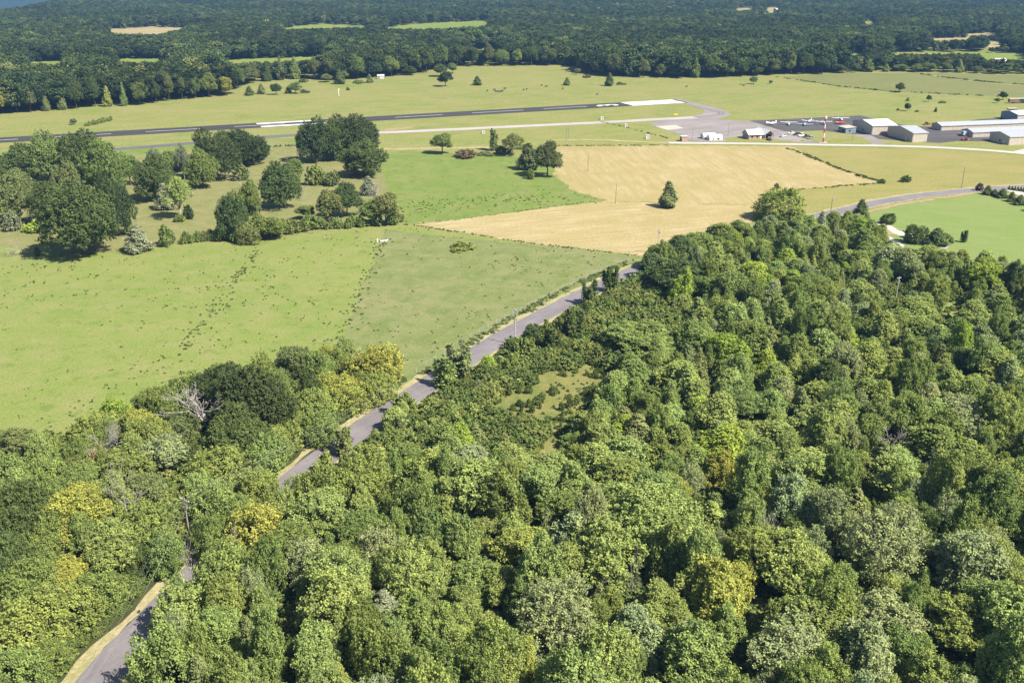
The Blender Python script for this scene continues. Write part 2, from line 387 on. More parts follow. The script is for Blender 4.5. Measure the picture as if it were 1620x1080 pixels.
sheet('lawn', [(1365, 342), (1392, 330), (1440, 321), (1548, 304), (1600, 318), (1640, 330), (1800, 352), (1900, 470), (1700, 470), (1600, 440), (1500, 418), (1440, 400), (1400, 372)], M['lawn'], 0.03, 5, 0.3, 8)
sheet('fallow_field', [(1235, 122), (1330, 116), (1490, 116), (1640, 120), (2000, 130), (2000, 182), (1640, 155), (1470, 148), (1400, 144), (1330, 138), (1270, 128)], M['fallow'], 0.03, 10, 1.0, 9)
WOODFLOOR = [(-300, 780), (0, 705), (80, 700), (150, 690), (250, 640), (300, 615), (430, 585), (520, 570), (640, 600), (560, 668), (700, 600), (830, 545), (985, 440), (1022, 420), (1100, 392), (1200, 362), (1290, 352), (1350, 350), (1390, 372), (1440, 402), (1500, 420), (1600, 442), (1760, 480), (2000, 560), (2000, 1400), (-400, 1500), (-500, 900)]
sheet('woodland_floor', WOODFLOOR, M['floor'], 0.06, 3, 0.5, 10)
sheet('clearing', [(690, 672), (770, 640), (850, 592), (930, 575), (985, 590), (975, 625), (935, 655), (915, 700), (890, 745), (845, 740), (850, 690), (825, 668), (760, 672), (700, 690)], M['clearing'], 0.085, 1.5, 0.4, 11)
sheet('yard_lawn', [(1478, 478), (1540, 470), (1560, 490), (1545, 530), (1480, 520)], M['lawn'], 0.085, 2, 0.2, 12)

# far clearings seen among the woods
FAR_CLEAR = [
    ([(172, 50), (182, 45.5), (245, 42.5), (292, 44), (250, 53), (205, 54)], 'fartan'),
    ([(447, 46), (475, 40.5), (520, 37.5), (590, 42), (520, 43.5)], 'farfield'),
    ([(605, 45), (660, 38), (700, 35.5), (772, 33), (765, 41), (690, 45)], 'farfield'),
    ([(338, 98.5), (400, 93), (515, 89.5), (512, 94), (430, 96.5)], 'farfield'),
    ([(178, 97), (200, 93), (265, 92.5), (262, 98)], 'farfield'),
    ([(42, 98.5), (105, 96), (103, 99.5), (50, 101)], 'farfield'),
    ([(1336, 84.5), (1365, 83), (1364, 87), (1338, 87)], 'farfield'),
    ([(1405, 83.5), (1408, 73), (1418, 72.5), (1418, 83.5)], 'farfield'), ([(1420, 81.5), (1556, 82), (1556, 83.8), (1420, 83.5)], 'farfield'), ([(1556, 92), (1562, 85), (1625, 84.5), (1625, 94)], 'farfield'),
    ([(1463, 62.5), (1475, 60.5), (1530, 59.5), (1530, 62), (1480, 63.5)], 'fartan'),
    ([(1530, 53), (1575, 52), (1575, 55), (1535, 55.5)], 'fartan'),
    ([(1562, 74), (1567, 66), (1586, 65), (1586, 70), (1570, 75)], 'fartan'),
    ([(1366, 38), (1370, 34), (1383, 33), (1378, 39)], 'farfield'),
    ([(742, 77.5), (790, 76), (790, 78.5), (745, 79)], 'farfield'),
    ([(1163, 18), (1168, 13.5), (1190, 12.5), (1190, 14.5), (1172, 16)], 'fartan'),
    ([(1212, 20), (1213, 12), (1230, 12), (1230, 20)], 'fartan'),
]
for k, (pl, mt) in enumerate(FAR_CLEAR):
    cx = sum(p[0] for p in pl) / len(pl); cyy = sum(p[1] for p in pl) / len(pl)
    grow = [(cx + (x - cx) * 1.12, cyy + (y - cyy) * 1.25) for x, y in pl]
    sheet('far_field', grow, M[mt], 0.06, 30, 3, 40 + k)

# ------------------------------------------------------------------ roads
LEFT_EDGE = [(40, 1180), (118, 1080), (166, 1024), (204, 988), (246, 944), (285, 905), (352, 838), (435, 762), (497, 714), (556, 672), (661, 604), (757, 543), (810, 513), (914, 460), (982, 429), (1014, 417), (1100, 384), (1200, 357), (1310, 334), (1380, 318), (1450, 307), (1540, 298), (1620, 293), (1760, 286)]
LE = [P(x, y).xy for x, y in LEFT_EDGE]
road_o, ROADC = ribbon('road', LE, 6.9, M['road'], 0.13, side=3.45)
ribbon('road_verge', LE, 2.2, M['verge'], 0.10, side=-.85, jit=0.4, seed=3)
ribbon('road_verge', LE, 1.4, M['verge'], 0.10, side=7.3, jit=0.3, seed=4)
ribbon('road_verge', [P(x, y).xy for x, y in [(1330, 345), (1390, 331), (1445, 320), (1540, 306)]], 2.5, M['bare'], 0.11, jit=0.5, seed=5)
ribbon('access_road', [P(x, y).xy for x, y in [(1058, 226.3), (1180, 227.5), (1300, 229.5), (1400, 231), (1480, 233.5), (1560, 238), (1640, 245), (1760, 256)]], 6.0, M['concrete'], 0.12)
ribbon('dirt_track', [P(x, y).xy for x, y in [(600, 236), (690, 235), (780, 233)]], 5.0, M['verge'], 0.08, jit=0.8, seed=6)
ribbon('dirt_track', [P(x, y).xy for x, y in [(868, 222), (950, 221.5), (1000, 224), (1058, 226.3)]], 4.0, M['verge'], 0.08, jit=0.5, seed=7)
ribbon('driveway', [P(x, y).xy for x, y in [(1386, 350), (1410, 362), (1430, 372), (1465, 385), (1500, 392)]], 4.0, M['gravel'], 0.11, jit=0.3, seed=8)
sheet('gravel_patch', [(1393, 362), (1410, 357), (1425, 366), (1420, 372), (1402, 371)], M['bare'], 0.10, 1.5, 0.3, 21)
sheet('gravel_patch', [(1383, 372), (1400, 370), (1425, 384), (1440, 398), (1425, 402), (1408, 384)], M['concrete'], 0.10, 1.5, 0.2, 22)
sheet('driveway', [(1590, 300.5), (1602, 298.5), (1640, 312), (1640, 322)], M['concrete'], 0.11, 3, 0.1, 23)
sheet('driveway', [(1585, 465), (1605, 462), (1640, 480), (1640, 500), (1610, 492)], M['apron'], 0.10, 3, 0.1, 24)
ribbon('dirt_track', [P(x, y).xy for x, y in [(1455, 115), (1490, 122), (1560, 131), (1640, 137)]], 5.0, M['strip'], 0.06, jit=0.6, seed=12)

# ------------------------------------------------------------------ airfield pavement
RA, RB = P(0, 222).xy, P(1075.5, 160.2).xy
RU = (RB - RA).normalized(); RN = Vector((-RU.y, RU.x)); RW = 20.5
def rw(s, n): return RB - RU * s + RN * n              # s metres back from the far end, n metres across
def rrect(s0, s1, n0, n1): return [rw(s0, n0), rw(s1, n0), rw(s1, n1), rw(s0, n1)]
sheet('runway', rrect(-2, 760, -RW / 2, RW / 2), M['runway'], 0.06, 40, 0, 1, world=True)
def s_of(px):                                           # chainage of the centre line at a picture column
    best = min(range(0, 760), key=lambda s: abs(proj(rw(s, 0).x, rw(s, 0).y, 0)[0] - px)); return best
def mark(poly, mat='markwhite'):
    sheet('runway_marking', poly, M[mat], 0.09, 40, 0, 1, world=True)
for a, b in [(-60, -20), (-5, 28), (87, 175), (231, 316), (370, 450), (514, 578), (626, 700), (747, 828), (860, 928)]:
    mark(rrect(s_of(b), s_of(a), -0.75, 0.75), 'markdull')
mark(rrect(s_of(506), s_of(408), 4.2, 9.2)); mark(rrect(s_of(513), s_of(411), -9.2, -4.2))
e0, e1 = 1.0, s_of(992)
for k in range(4):
    for sgn in (-1, 1):
        n0 = sgn * (0.7 + k * 2.35)
        mark(rrect(e0, e1, min(n0, n0 + sgn * 2.15), max(n0, n0 + sgn * 2.15)))
fc = bpy.data.curves.new('runway_number', 'FONT'); fc.body = '3'; fc.size = 1.0; fc.align_x = 'CENTER'; fc.align_y = 'CENTER'; fc.offset = 0.028
fo = bpy.data.objects.new('runway_number_text', fc); COL.objects.link(fo)
bpy.context.view_layer.update()
fm = bpy.data.meshes.new_from_object(fo); bpy.data.objects.remove(fo)
fm.materials.append(M['markwhite'])
no = link(bpy.data.objects.new('runway_number', fm)); s3 = (s_of(945) + s_of(981)) / 2
cpos = rw(s3, 0)
# glyph x axis -> RN, glyph y axis -> -RU
sx, sy = 17.0, 23.0
no.matrix_world = Matrix(((RN.x * sx, -RU.x * sy, 0, cpos.x), (RN.y * sx, -RU.y * sy, 0, cpos.y), (0, 0, 1, 0.095), (0, 0, 0, 1)))
tag(no, kind='structure')
sheet('runway_turnoff', [(1066, 156.8), (1072, 156.6), (1098, 162.6), (1142, 173.5), (1153, 178), (1156, 181.2), (1149, 185.3), (1134, 188.8), (1140, 192), (1090, 192), (1060, 187.3), (1098, 183.6), (1112, 180.2), (1115, 177), (1109, 172), (1085, 164.4)], M['apron'], 0.059, 5, 0.2, 3)
for k, rr in enumerate((1.0, 4.0)):
    cc = [P(x, y).xy for x, y in [(1100, 169), (1122, 174.2), (1138, 178.0), (1140, 180.5), (1128, 183.2), (1100, 185.5)]]
    ribbon('tyre_track', cc, 1.0, M['taxidark'], 0.075, side=rr - 3, jit=0.25, seed=k)
ribbon('taxiway', [P(x, y).xy for x, y in [(-300, 259), (0, 248), (200, 235), (420, 217), (470, 213.8)]], 8.5, M['taxidark'], 0.064)
ribbon('taxiway', [P(x, y).xy for x, y in [(470, 213.8), (620, 209.3), (800, 201), (960, 193.5), (1040, 189), (1100, 186)]], 9.0, M['taxi'], 0.068)
ribbon('dirt_track', [P(x, y).xy for x, y in [(608, 206), (630, 204), (652, 201.5)]], 6, M['bare'], 0.05, jit=0.8, seed=9)
sheet('apron', [(1026, 196), (1050, 190.5), (1085, 187.5), (1110, 186), (1135, 189.5), (1186, 191.5), (1240, 208), (1262, 211), (1302, 227), (1302, 230), (1240, 229), (1210, 224), (1120, 224.3), (1092, 223.5), (1078, 213.5), (1056, 206.2)], M['apron'], 0.05, 6, 0.1, 4)
sheet('concrete_pad', [(1036, 200), (1070, 198.2), (1081, 203), (1056, 205.9)], M['concrete'], 0.075, 20, 0, 1)
sheet('grass_island', [(1146, 219.5), (1170, 216), (1238, 222), (1290, 227.8), (1150, 226)], M['ground'], 0.08, 5, 0.2, 2)
sheet('sealed_apron', [(1185, 191.2), (1361, 183), (1392, 190), (1441, 200.3), (1480, 200.5), (1548, 189), (1800, 172), (1800, 236), (1566, 224), (1512, 223.2), (1486, 226.5), (1420, 222.5), (1392, 220), (1360, 213), (1330, 210.5), (1300, 206.5), (1242, 208)], M['darkapron'], 0.055, 8, 0.1, 5)
sheet('grass_island', [(1254, 213), (1300, 207.6), (1330, 211.5), (1362, 217), (1378, 224.5), (1380, 228.6), (1306, 228), (1272, 220)], M['ground'], 0.085, 4, 0.2, 6)
sheet('grass_island', [(1388, 222), (1400, 221.5), (1430, 226), (1452, 228), (1458, 231), (1408, 229.5)], M['ground'], 0.085, 4, 0.2, 7)
sheet('driveway', [(1352, 213), (1376, 213.5), (1405, 229), (1368, 229.6)], M['apron'], 0.075, 6, 0.1, 8)
sheet('driveway', [(1598, 241), (1625, 234.5), (1700, 232), (1700, 240), (1640, 246)], M['concrete'], 0.10, 6, 0.1, 9)

# ------------------------------------------------------------------ tree forms (crown of many small leaf faces, tapered trunk with limbs)
def unit(a): return a / np.maximum(np.linalg.norm(a, axis=1, keepdims=True), 1e-9)
def leaf_mesh(name, cen, out, size, tone, g, mat, elong=1.35, up=0.3, wild=0.75):
    n = len(cen)
    nrm = unit(out * 0.85 + g.normal(size=(n, 3)) * wild * 0.45 + np.array([0, 0, up]))
    t = unit(np.cross(nrm, g.normal(size=(n, 3)))); b = np.cross(nrm, t)
    s = size[:, None]
    t = t * s * 0.5 * elong; b = b * s * 0.5
    bend = nrm * s * 0.12
    v = np.empty((n, 4, 3)); v[:, 0] = cen - t - bend; v[:, 1] = cen - b * 1.0 + t * .1; v[:, 2] = cen + t - bend; v[:, 3] = cen + b * 1.0 + t * .1
    me = np_mesh(name, v.reshape(-1, 3), 4, np.arange(n * 4), mat)
    at = me.attributes.new('tone', 'FLOAT', 'POINT')
    at.data.foreach_set('value', np.repeat(np.clip(tone, 0, 1), 4).astype(np.float32))
    return me
def clumps_to_leaves(cc, co, cr, k, size, g, squash=0.8, dirup=0.35, tone_c=None):
    m = len(cc)
    idx = np.repeat(np.arange(m), k)
    d = unit(g.normal(size=(m * k, 3)) + co[idx] * 0.9 + np.array([0, 0, dirup]))
    axis = unit(co + np.array([0, 0, 0.55]) + g.normal(size=co.shape) * 0.35)          # each spray grows outward and up
    along = (g.random(m * k) * 2.5 - 0.8)
    pos = cc[idx] + axis[idx] * (along * cr[idx])[:, None] + g.normal(size=(m * k, 3)) * (cr[idx] * (0.60 - 0.20 * along))[:, None] * np.array([1, 1, squash])
    tc = g.random(m) if tone_c is None else tone_c
    tone = 0.5 + (tc[idx] - 0.5) * 0.8 + g.normal(size=m * k) * 0.09
    sz = size * (0.7 + 0.6 * g.random(m * k))
    return pos, d, sz, tone
def sphere_pts(n, g):
    i = np.arange(n) + 0.5; ph = np.arccos(1 - 2 * i / n); th = math.pi * (1 + 5 ** 0.5) * i + g.random() * 6
    p = np.stack([np.cos(th) * np.sin(ph), np.sin(th) * np.sin(ph), np.cos(ph)], 1)
    return unit(p + g.normal(size=p.shape) * 0.12)
def trunk_mesh(name, H, base_r, tips, mat, g, lean=0.3, split=0.35):
    mb = MB(); top = Vector((g.normal() * lean, g.normal() * lean, H * 0.72))
    pts = [Vector((0, 0, -0.3)), Vector((0, 0, 0)) + Vector((g.normal() * .05, g.normal() * .05, H * .12)), top * 0.5 + Vector((g.normal() * .2, g.normal() * .2, 0)), top]
    mb.tube(pts, [base_r * 1.25, base_r, base_r * .7, base_r * .25], 7)
    for tp in tips:
        f = split + g.random() * 0.25
        a = pts[1] * (1 - f) + pts[2] * f if f < .5 else pts[2]
        tp = Vector(tp); mid = a.lerp(tp, 0.5) + Vector((0, 0, -0.06 * (tp - a).length))
        mb.tube([a, mid, a.lerp(tp, 0.92)], [base_r * .42, base_r * .28, base_r * .08], 5)
    return mb.mesh(name, mat, True)
def broad_form(seed, H, R, base, nl, nc, k, leaf, mat, cl=0.19, bark='bark', flat=1.0, airy=0.0, tr=None):
    g = np.random.default_rng(seed)
    Rz = (H - base) / 2; C = np.array([0, 0, base + Rz])
    dirs = sphere_pts(nl, g); dirs = dirs[dirs[:, 2] > (-0.55 if R < 7 else -0.85)]
    lobes = []; 
    for d in dirs:
        f = 0.30 + 0.52 * g.random()
        if g.random() < .12 and d[2] < .6: continue
        lobes.append((C + d * np.array([R, R, Rz]) * f + g.normal(size=3) * R * 0.10, R * (0.20 + 0.24 * g.random()) * (1.15 - .35 * f), d))
    cc, co, cr = [], [], []
    per = max(4, nc // len(lobes))
    for i, (lc, lr, ld) in enumerate(lobes):
        q = sphere_pts(per * 2, g); q = q[(q @ ld) > -0.25 + airy * 0.3]
        q = q[q[:, 2] > -0.8]
        for p in q[:int(per * 1.5)]:
            w = lc + p * np.array([1, 1, 0.85 * flat]) * lr * (0.85 + 0.3 * g.random())
            if any(np.linalg.norm(w - l2) < r2 * 0.72 for j, (l2, r2, _) in enumerate(lobes) if j != i): continue
            if w[2] < base * 0.8: continue
            cc.append(w); co.append(p); cr.append(R * cl * (0.7 + 0.6 * g.random()))
    cc, co, cr = np.array(cc), np.array(co), np.array(cr)
    if airy:
        keep = g.random(len(cc)) > airy * 0.45; cc, co, cr = cc[keep], co[keep], cr[keep]
    pos, d, sz, tone = clumps_to_leaves(cc, co, cr, k, leaf, g)
    # sparse inner leaves so that the crown is not hollow
    ni = len(pos) // 9; q = unit(g.normal(size=(ni, 3))) * (g.random((ni, 1)) ** 0.5) * np.array([R, R, Rz]) * 0.62 + C
    pos = np.vstack([pos, q]); d = np.vstack([d, unit(q - C)]); sz = np.concatenate([sz, np.full(ni, leaf * 1.3)]); tone = np.concatenate([tone, np.full(ni, 0.4)])
    cm = leaf_mesh('crown', pos, d, sz, tone, g, mat)
    tips = [tuple(l[0]) for l in lobes[::max(1, len(lobes) // 7)]]
    if airy: tips = [tuple(np.array(l[0]) + l[2] * l[1] * 1.15) for l in lobes]
    tm = trunk_mesh('trunk', H, (tr or H * 0.02), tips, M[bark], g)
    return dict(H=H, R=R, crown=cm, trunk=tm)
def cedar_form(seed, H, R, nc, k, leaf, power=0.8, base=0.3):
    g = np.random.default_rng(seed); cc, co, cr = [], [], []
    for i in range(nc):
        u = g.random() ** 1.25; z = base + (H - base) * u
        prof = R * min(1.0, (1 - u) ** power * 1.12) * min(1.0, 0.62 + u * 2.2)
        th = g.random() * 6.283; rr = prof * (0.62 + 0.45 * g.random() ** 0.5)
        rr *= 0.82 + 0.22 * math.sin(3 * th + seed + z * 0.9)
        p = np.array([math.cos(th) * rr, math.sin(th) * rr, z]); cc.append(p)
        co.append(np.array([math.cos(th) * .75, math.sin(th) * .75, .75])); cr.append(R * (0.17 + 0.13 * g.random()) * (1.1 - 0.4 * u))
    cc, co, cr = np.array(cc), unit(np.array(co)), np.array(cr)
    m = len(cc); idx = np.repeat(np.arange(m), k)
    along = g.random(m * k)[:, None] * 1.6 - 0.5
    pos = cc[idx] + co[idx] * along * cr[idx][:, None] + g.normal(size=(m * k, 3)) * cr[idx][:, None] * 0.38
    tone = 0.5 + (g.random(m)[idx] - .5) * .7 + g.normal(size=m * k) * .15
    cm = leaf_mesh('crown', pos, co[idx], leaf * (.7 + .6 * g.random(m * k)), tone, g, M['needle'], elong=2.0, up=0.15, wild=1.0)
    return dict(H=H, R=R, crown=cm, trunk=trunk_mesh('trunk', H, H * .02, [], M['bark'], g, .05))
def young_form(seed, H, R):
    """slender young broadleaf: a pointed, uneven crown of upward sprays"""
    g = np.random.default_rng(seed); cc, co, cr = [], [], []
    lob = [(g.random() * 6.283, .25 + .75 * g.random()) for _ in range(7)]
    for i in range(330):
        u = g.random() ** 1.1; z = 0.5 + (H - 0.5) * u
        prof = R * min(1.0, (1 - u) ** 0.62 * 1.15) * min(1.0, .55 + u * 2)
        th = g.random() * 6.283; bump = sum(.34 * math.exp(-((math.cos(th - a) - 1) * 5) ** 2 - ((u - b) * 4) ** 2) for a, b in lob)
        rr = prof * (.60 + bump + .22 * g.random())
        cc.append((math.cos(th) * rr, math.sin(th) * rr, z)); co.append((math.cos(th) * .8, math.sin(th) * .8, .6)); cr.append(R * (.16 + .1 * g.random()))
    cc, co, cr = np.array(cc), unit(np.array(co)), np.array(cr)
    pos, d, sz, tone = clumps_to_leaves(cc, co, cr, 40, .22, g, .9)
    return dict(H=H, R=R, crown=leaf_mesh('crown', pos, d, sz, tone, g, M['leaf'], elong=1.5), trunk=trunk_mesh('trunk', H, H * .016, [], M['bark'], g, .1))
def multi_form(seed, H, R, n=5):
    """several leaders from one trunk, each a pointed sub-crown, merging below"""
    g = np.random.default_rng(seed); cc, co, cr, tips = [], [], [], []
    for q in range(n):
        th = 6.283 * (q + g.random() * .7) / n; off = R * (0 if q == 0 else .38 + .22 * g.random()); h = H * (1 if q == 0 else .62 + .34 * g.random()); r = R * (.42 + .22 * g.random())
        ox, oy = math.cos(th) * off, math.sin(th) * off; tips.append((ox, oy, h * .8)); lob = [(g.random() * 6.283, .2 + .8 * g.random()) for _ in range(6)]
        for i in range(150):
            u = g.random() ** 1.05; z = h * .12 + h * .88 * u; prof = r * min(1.0, (1 - u) ** .5 * 1.1) * min(1.0, .5 + u * 2.2)
            t = g.random() * 6.283; b_ = sum(.36 * math.exp(-((math.cos(t - a) - 1) * 4) ** 2 - ((u - b) * 4) ** 2) for a, b in lob); rr = prof * (.6 + b_ + .2 * g.random())
            cc.append((ox * (.7 + .4 * u) + math.cos(t) * rr, oy * (.7 + .4 * u) + math.sin(t) * rr, z)); co.append((math.cos(t) * .8, math.sin(t) * .8, .6)); cr.append(R * (.085 + .06 * g.random()))
    cc, co, cr = np.array(cc), unit(np.array(co)), np.array(cr)
    pos, d, sz, tone = clumps_to_leaves(cc, co, cr, 40, .23, g, .9)
    return dict(H=H, R=R, crown=leaf_mesh('crown', pos, d, sz, tone, g, M['leaf'], elong=1.5), trunk=trunk_mesh('trunk', H, H * .018, tips, M['bark'], g, .1))
def plume_form(seed, H, R, ncol, k, leaf):
    g = np.random.default_rng(seed); cc, co, cr = [], [], []; tips = []
    for c in range(ncol):
        th = g.random() * 6.283; r0 = R * 0.75 * g.random() ** .6; top = H * (0.6 + 0.4 * g.random())
        bx, by = math.cos(th) * r0, math.sin(th) * r0; tips.append((bx, by, top * .8))
        for q in range(10):
            u = q / 9.0; w = R * 0.26 * (1 - u * 0.75)
            for s in range(2):
                cc.append(np.array([bx * (.6 + .5 * u) + g.normal() * w * .6, by * (.6 + .5 * u) + g.normal() * w * .6, top * (0.12 + 0.88 * u)]))
                co.append(np.array([math.cos(th) * .4 + g.normal() * .4, math.sin(th) * .4 + g.normal() * .4, .7])); cr.append(w * 1.3 + .12)
    cc, co, cr = np.array(cc), unit(np.array(co)), np.array(cr)
    pos, d, sz, tone = clumps_to_leaves(cc, co, cr, k, leaf, g, 1.3)
    cm = leaf_mesh('crown', pos, d, sz, tone, g, M['leaf'], elong=1.7)
    return dict(H=H, R=R, crown=cm, trunk=trunk_mesh('trunk', H, H * .014, tips[:5], M['bark'], g, .1, .1))
def mound_form(seed, H, R, nl, nc, k, leaf, mat):
    """vine-covered or bushy mass reaching the ground"""
    g = np.random.default_rng(seed); cc, co, cr = [], [], []; lobes = []
    for i in range(nl):
        th = g.random() * 6.283; r0 = R * 0.62 * g.random() ** .5; h = H * (0.55 + .45 * g.random()) * (1 - .35 * (r0 / R) ** 2)
        lobes.append((np.array([math.cos(th) * r0, math.sin(th) * r0, h * .52]), np.array([R * .42, R * .42, h * .5])))
    for lc, lr in lobes:
        q = sphere_pts(nc // nl, g)
        for p in q:
            w = lc + p * lr * (0.88 + .22 * g.random())
            if w[2] < 0.15: continue
            if any((((w - l2) / r2) ** 2).sum() < 0.6 for l2, r2 in lobes): continue
            cc.append(w); co.append(p); cr.append(R * 0.10 * (.7 + .7 * g.random()))
    cc, co, cr = np.array(cc), np.array(co), np.array(cr)
    pos, d, sz, tone = clumps_to_leaves(cc, co, cr, k, leaf, g, .85)
    cm = leaf_mesh('crown', pos, d, sz, tone, g, mat)
    return dict(H=H, R=R, crown=cm, trunk=trunk_mesh('trunk', H, H * .018, [tuple(l[0]) for l in lobes[:5]], M['bark'], g, .1, .1))
def dead_form(seed, H, R, depth=4, spread=0.6):
    g = random.Random(seed); trunk = MB(); br = MB()
    def grow(mb, p, d, L, r, lev):
        q = p + d * L * 0.5 + Vector((g.gauss(0, .05), g.gauss(0, .05), 0)) * L; e = q + (d + Vector((g.gauss(0, .15), g.gauss(0, .15), g.gauss(0, .1)))).normalized() * L * .5
        mb.tube([p, q, e], [r, r * .8, r * .55], 5)
        if lev <= 0: return
        for i in range(3 if lev > 1 else 2):
            nd = (d + Vector((g.gauss(0, spread), g.gauss(0, spread), g.gauss(0.12, .3)))).normalized()
            grow(br, p.lerp(e, .45 + .55 * g.random()) if i else e, nd, L * (.6 + .2 * g.random()), max(.025, r * .55), lev - 1)
    grow(trunk, Vector((0, 0, -.2)), Vector((0, 0, 1)), H * .38, H * .022 + .05, depth)
    return dict(H=H, R=R, trunk=trunk.mesh('trunk', M['deadwood'], True), branches=br.mesh('branches', M['deadwood'], True))
def far_form(seed, H, R, mat, conical=False):
    g = np.random.default_rng(seed)
    if conical:
        f = cedar_form(seed, H, R, 130, 14, .7)
        return f
    f = broad_form(seed, H, R, H * .06, 14, 170, 16, .72, mat, cl=.17)
    return f

FORM = {}
for i in range(6): FORM['B%d' % i] = broad_form(100 + i, 12, 4.6, 1.0 + .4 * (i % 3), 26 + 3 * i, 520, 54, 0.235, M['leaf'], cl=.11)
for i in range(3): FORM['A%d' % i] = broad_form(120 + i, 12, 4.6, 2.0, 28, 460, 48, 0.22, M['leaf'], cl=.105, bark='barkpale', airy=0.7)
for i in range(3): FORM['L%d' % i] = broad_form(130 + i, 14, 7.2, 1.5, 40, 1000, 50, 0.24, M['leaf'], cl=.075, bark='barkpale', airy=(.45, .3, .0)[i])
for i in range(3): FORM['O%d' % i] = broad_form(140 + i, 16, 9.0, 0.6, 44, 1100, 46, 0.33, M['leafglossy'], cl=.075, tr=.5)
for i in range(3): FORM['C%d' % i] = cedar_form(160 + i, 10, 2.5 + .3 * i, 330, 34, 0.24, .75 + .12 * i)
for i in range(3): FORM['S%d' % i] = plume_form(170 + i, 6, 1.9, 6 + i, 26, 0.28)
for i in range(3): FORM['V%d' % i] = mound_form(180 + i, 8, 5.0, 13 + i, 720, 46, 0.24, M['leaf'])
for i in range(2): FORM['H%d' % i] = mound_form(190 + i, 2.4, 1.9, 5, 110, 34, 0.22, M['leaf'])
for i in range(4): FORM['M%d' % i] = multi_form(250 + i, 12, 4.6, 4 + i)
for i in range(5): FORM['Y%d' % i] = young_form(230 + i, 9, 2.7)
for i in range(3): FORM['D%d' % i] = dead_form(200 + i, 11, 4, 5)
for i in range(4): FORM['F%d' % i] = far_form(210 + i, 14, 5.2, M['leafglossy'])
FORM['F4'] = far_form(220, 14, 3.4, M['leaf'], True)
PAL = {'dark green': (.092, .124, .044), 'deep green': (.062, .085, .035), 'mid green': (.168, .214, .064), 'olive green': (.200, .244, .072),
       'olive yellow': (.262, .275, .068), 'yellow': (.280, .305, .076), 'light green': (.228, .278, .090), 'pale green': (.238, .276, .132), 'bright green': (.245, .320, .062), 'dull olive': (.160, .184, .070),
       'orange': (.38, .28, .08), 'grey green': (.176, .196, .120), 'purple brown': (.07, .045, .05), 'brownish': (.15, .13, .07)}
TREES = []
rgen = random.Random(7)
PRO = {}
def tree(name, word, form, x, D, h, r, pal, rz=None, tone=1.0, jit=.09, group=None, zone=None, label=None, single=False, z0=None):
    f = FORM[form]; z = zt(x, D) if z0 is None else z0
    root = empty(name, (x, D, z), rgen.random() * 6.283 if rz is None else rz)
    sq = 0.20 if zone in ('woods', 'edge') else 0.05
    root.scale = (r / f['R'] * rgen.uniform(1 - sq, 1 + sq), r / f['R'] * rgen.uniform(1 - sq, 1 + sq), h / f['H'])
    if zone == 'woods': root.rotation_euler = (rgen.gauss(0, .07), rgen.gauss(0, .07), root.rotation_euler[2])
    c = PAL[pal]; j = tone * rgen.uniform(1 - jit, 1 + jit); w = rgen.uniform(-jit, jit) * .7
    parts = [('crown', f.get('crown')), ('trunk', f.get('trunk')), ('branches', f.get('branches'))]
    for nm, me in parts:
        if me is None: continue
        o = link(bpy.data.objects.new(nm, me), root)
        if nm == 'crown': o.color = (c[0] * j * (1 + w), c[1] * j, c[2] * j * (1 - w), 1)
    root['category'] = {'shrub': 'shrub', 'dead_tree': 'dead tree'}.get(name, 'tree')
    px, py = proj(x, D, z + h * .55)
    TREES.append(dict(o=root, x=x, D=D, h=h, r=r, px=px, py=py, word=word, pal=pal, zone=zone, label=label, group=group))
    return root
def at_base(name, word, form, px, pyb, pyt, wpx, pal, **k):
    p = P(px, pyb); h = max(.6, z_at_row(p.y + 0.0, pyt)); m = mpp(px, pyb)
    return tree(name, word, form, p.x, p.y, h, max(.4, wpx * m / 2), pal, **k)
def at_crown(name, word, form, px, py, rpx, h, pal, **k):
    p = P(px, py, h * .55); m = mpp(px, py) * .93
    return tree(name, word, form, p.x, p.y, h, rpx * m, pal, **k)

# --- the pasture grove and its bushes: base column, base row, top row, width in photo pixels
OAK = [(135, 402, 299, 118, 'O0', 'dark green'), (88, 352, 292, 66, 'O1', 'dark green'), (188, 372, 290, 52, 'O2', 'deep green'), (45, 292, 233, 72, 'O1', 'dark green'),
       (92, 288, 219, 78, 'O2', 'mid green'), (142, 292, 214, 78, 'O0', 'dark green'), (172, 312, 226, 62, 'O1', 'mid green'), (122, 268, 222, 60, 'O0', 'deep green'), (112, 330, 262, 44, 'O2', 'dull olive'),
       (12, 352, 284, 74, 'O2', 'dull olive'), (32, 326, 272, 58, 'O0', 'dull olive'), (-24, 360, 284, 64, 'O1', 'dark green'),
       (246, 318, 250, 58, 'O1', 'dark green'), (322, 297, 240, 46, 'O0', 'mid green'), (343, 284, 214, 62, 'O2', 'deep green'), (388, 262, 210, 66, 'O1', 'deep green'),
       (408, 254, 222, 40, 'O0', 'deep green'), (362, 262, 212, 52, 'O1', 'dark green'), (445, 329, 262, 60, 'O0', 'dark green'), (500, 256, 193, 52, 'O2', 'deep green'),
       (532, 254, 194, 46, 'O1', 'dark green'), (566, 250, 188, 76, 'O0', 'deep green'), (545, 242, 190, 50, 'O2', 'deep green'), (577, 279, 226, 64, 'O1', 'dark green'), (372, 379, 311, 50, 'O2', 'dark green')]
for px, yb, yt, w, f, pal in OAK:
    at_base('oak_tree', 'spreading oak', f, px, yb, yt, w, pal, zone='grove', group='oaks of the pasture grove')
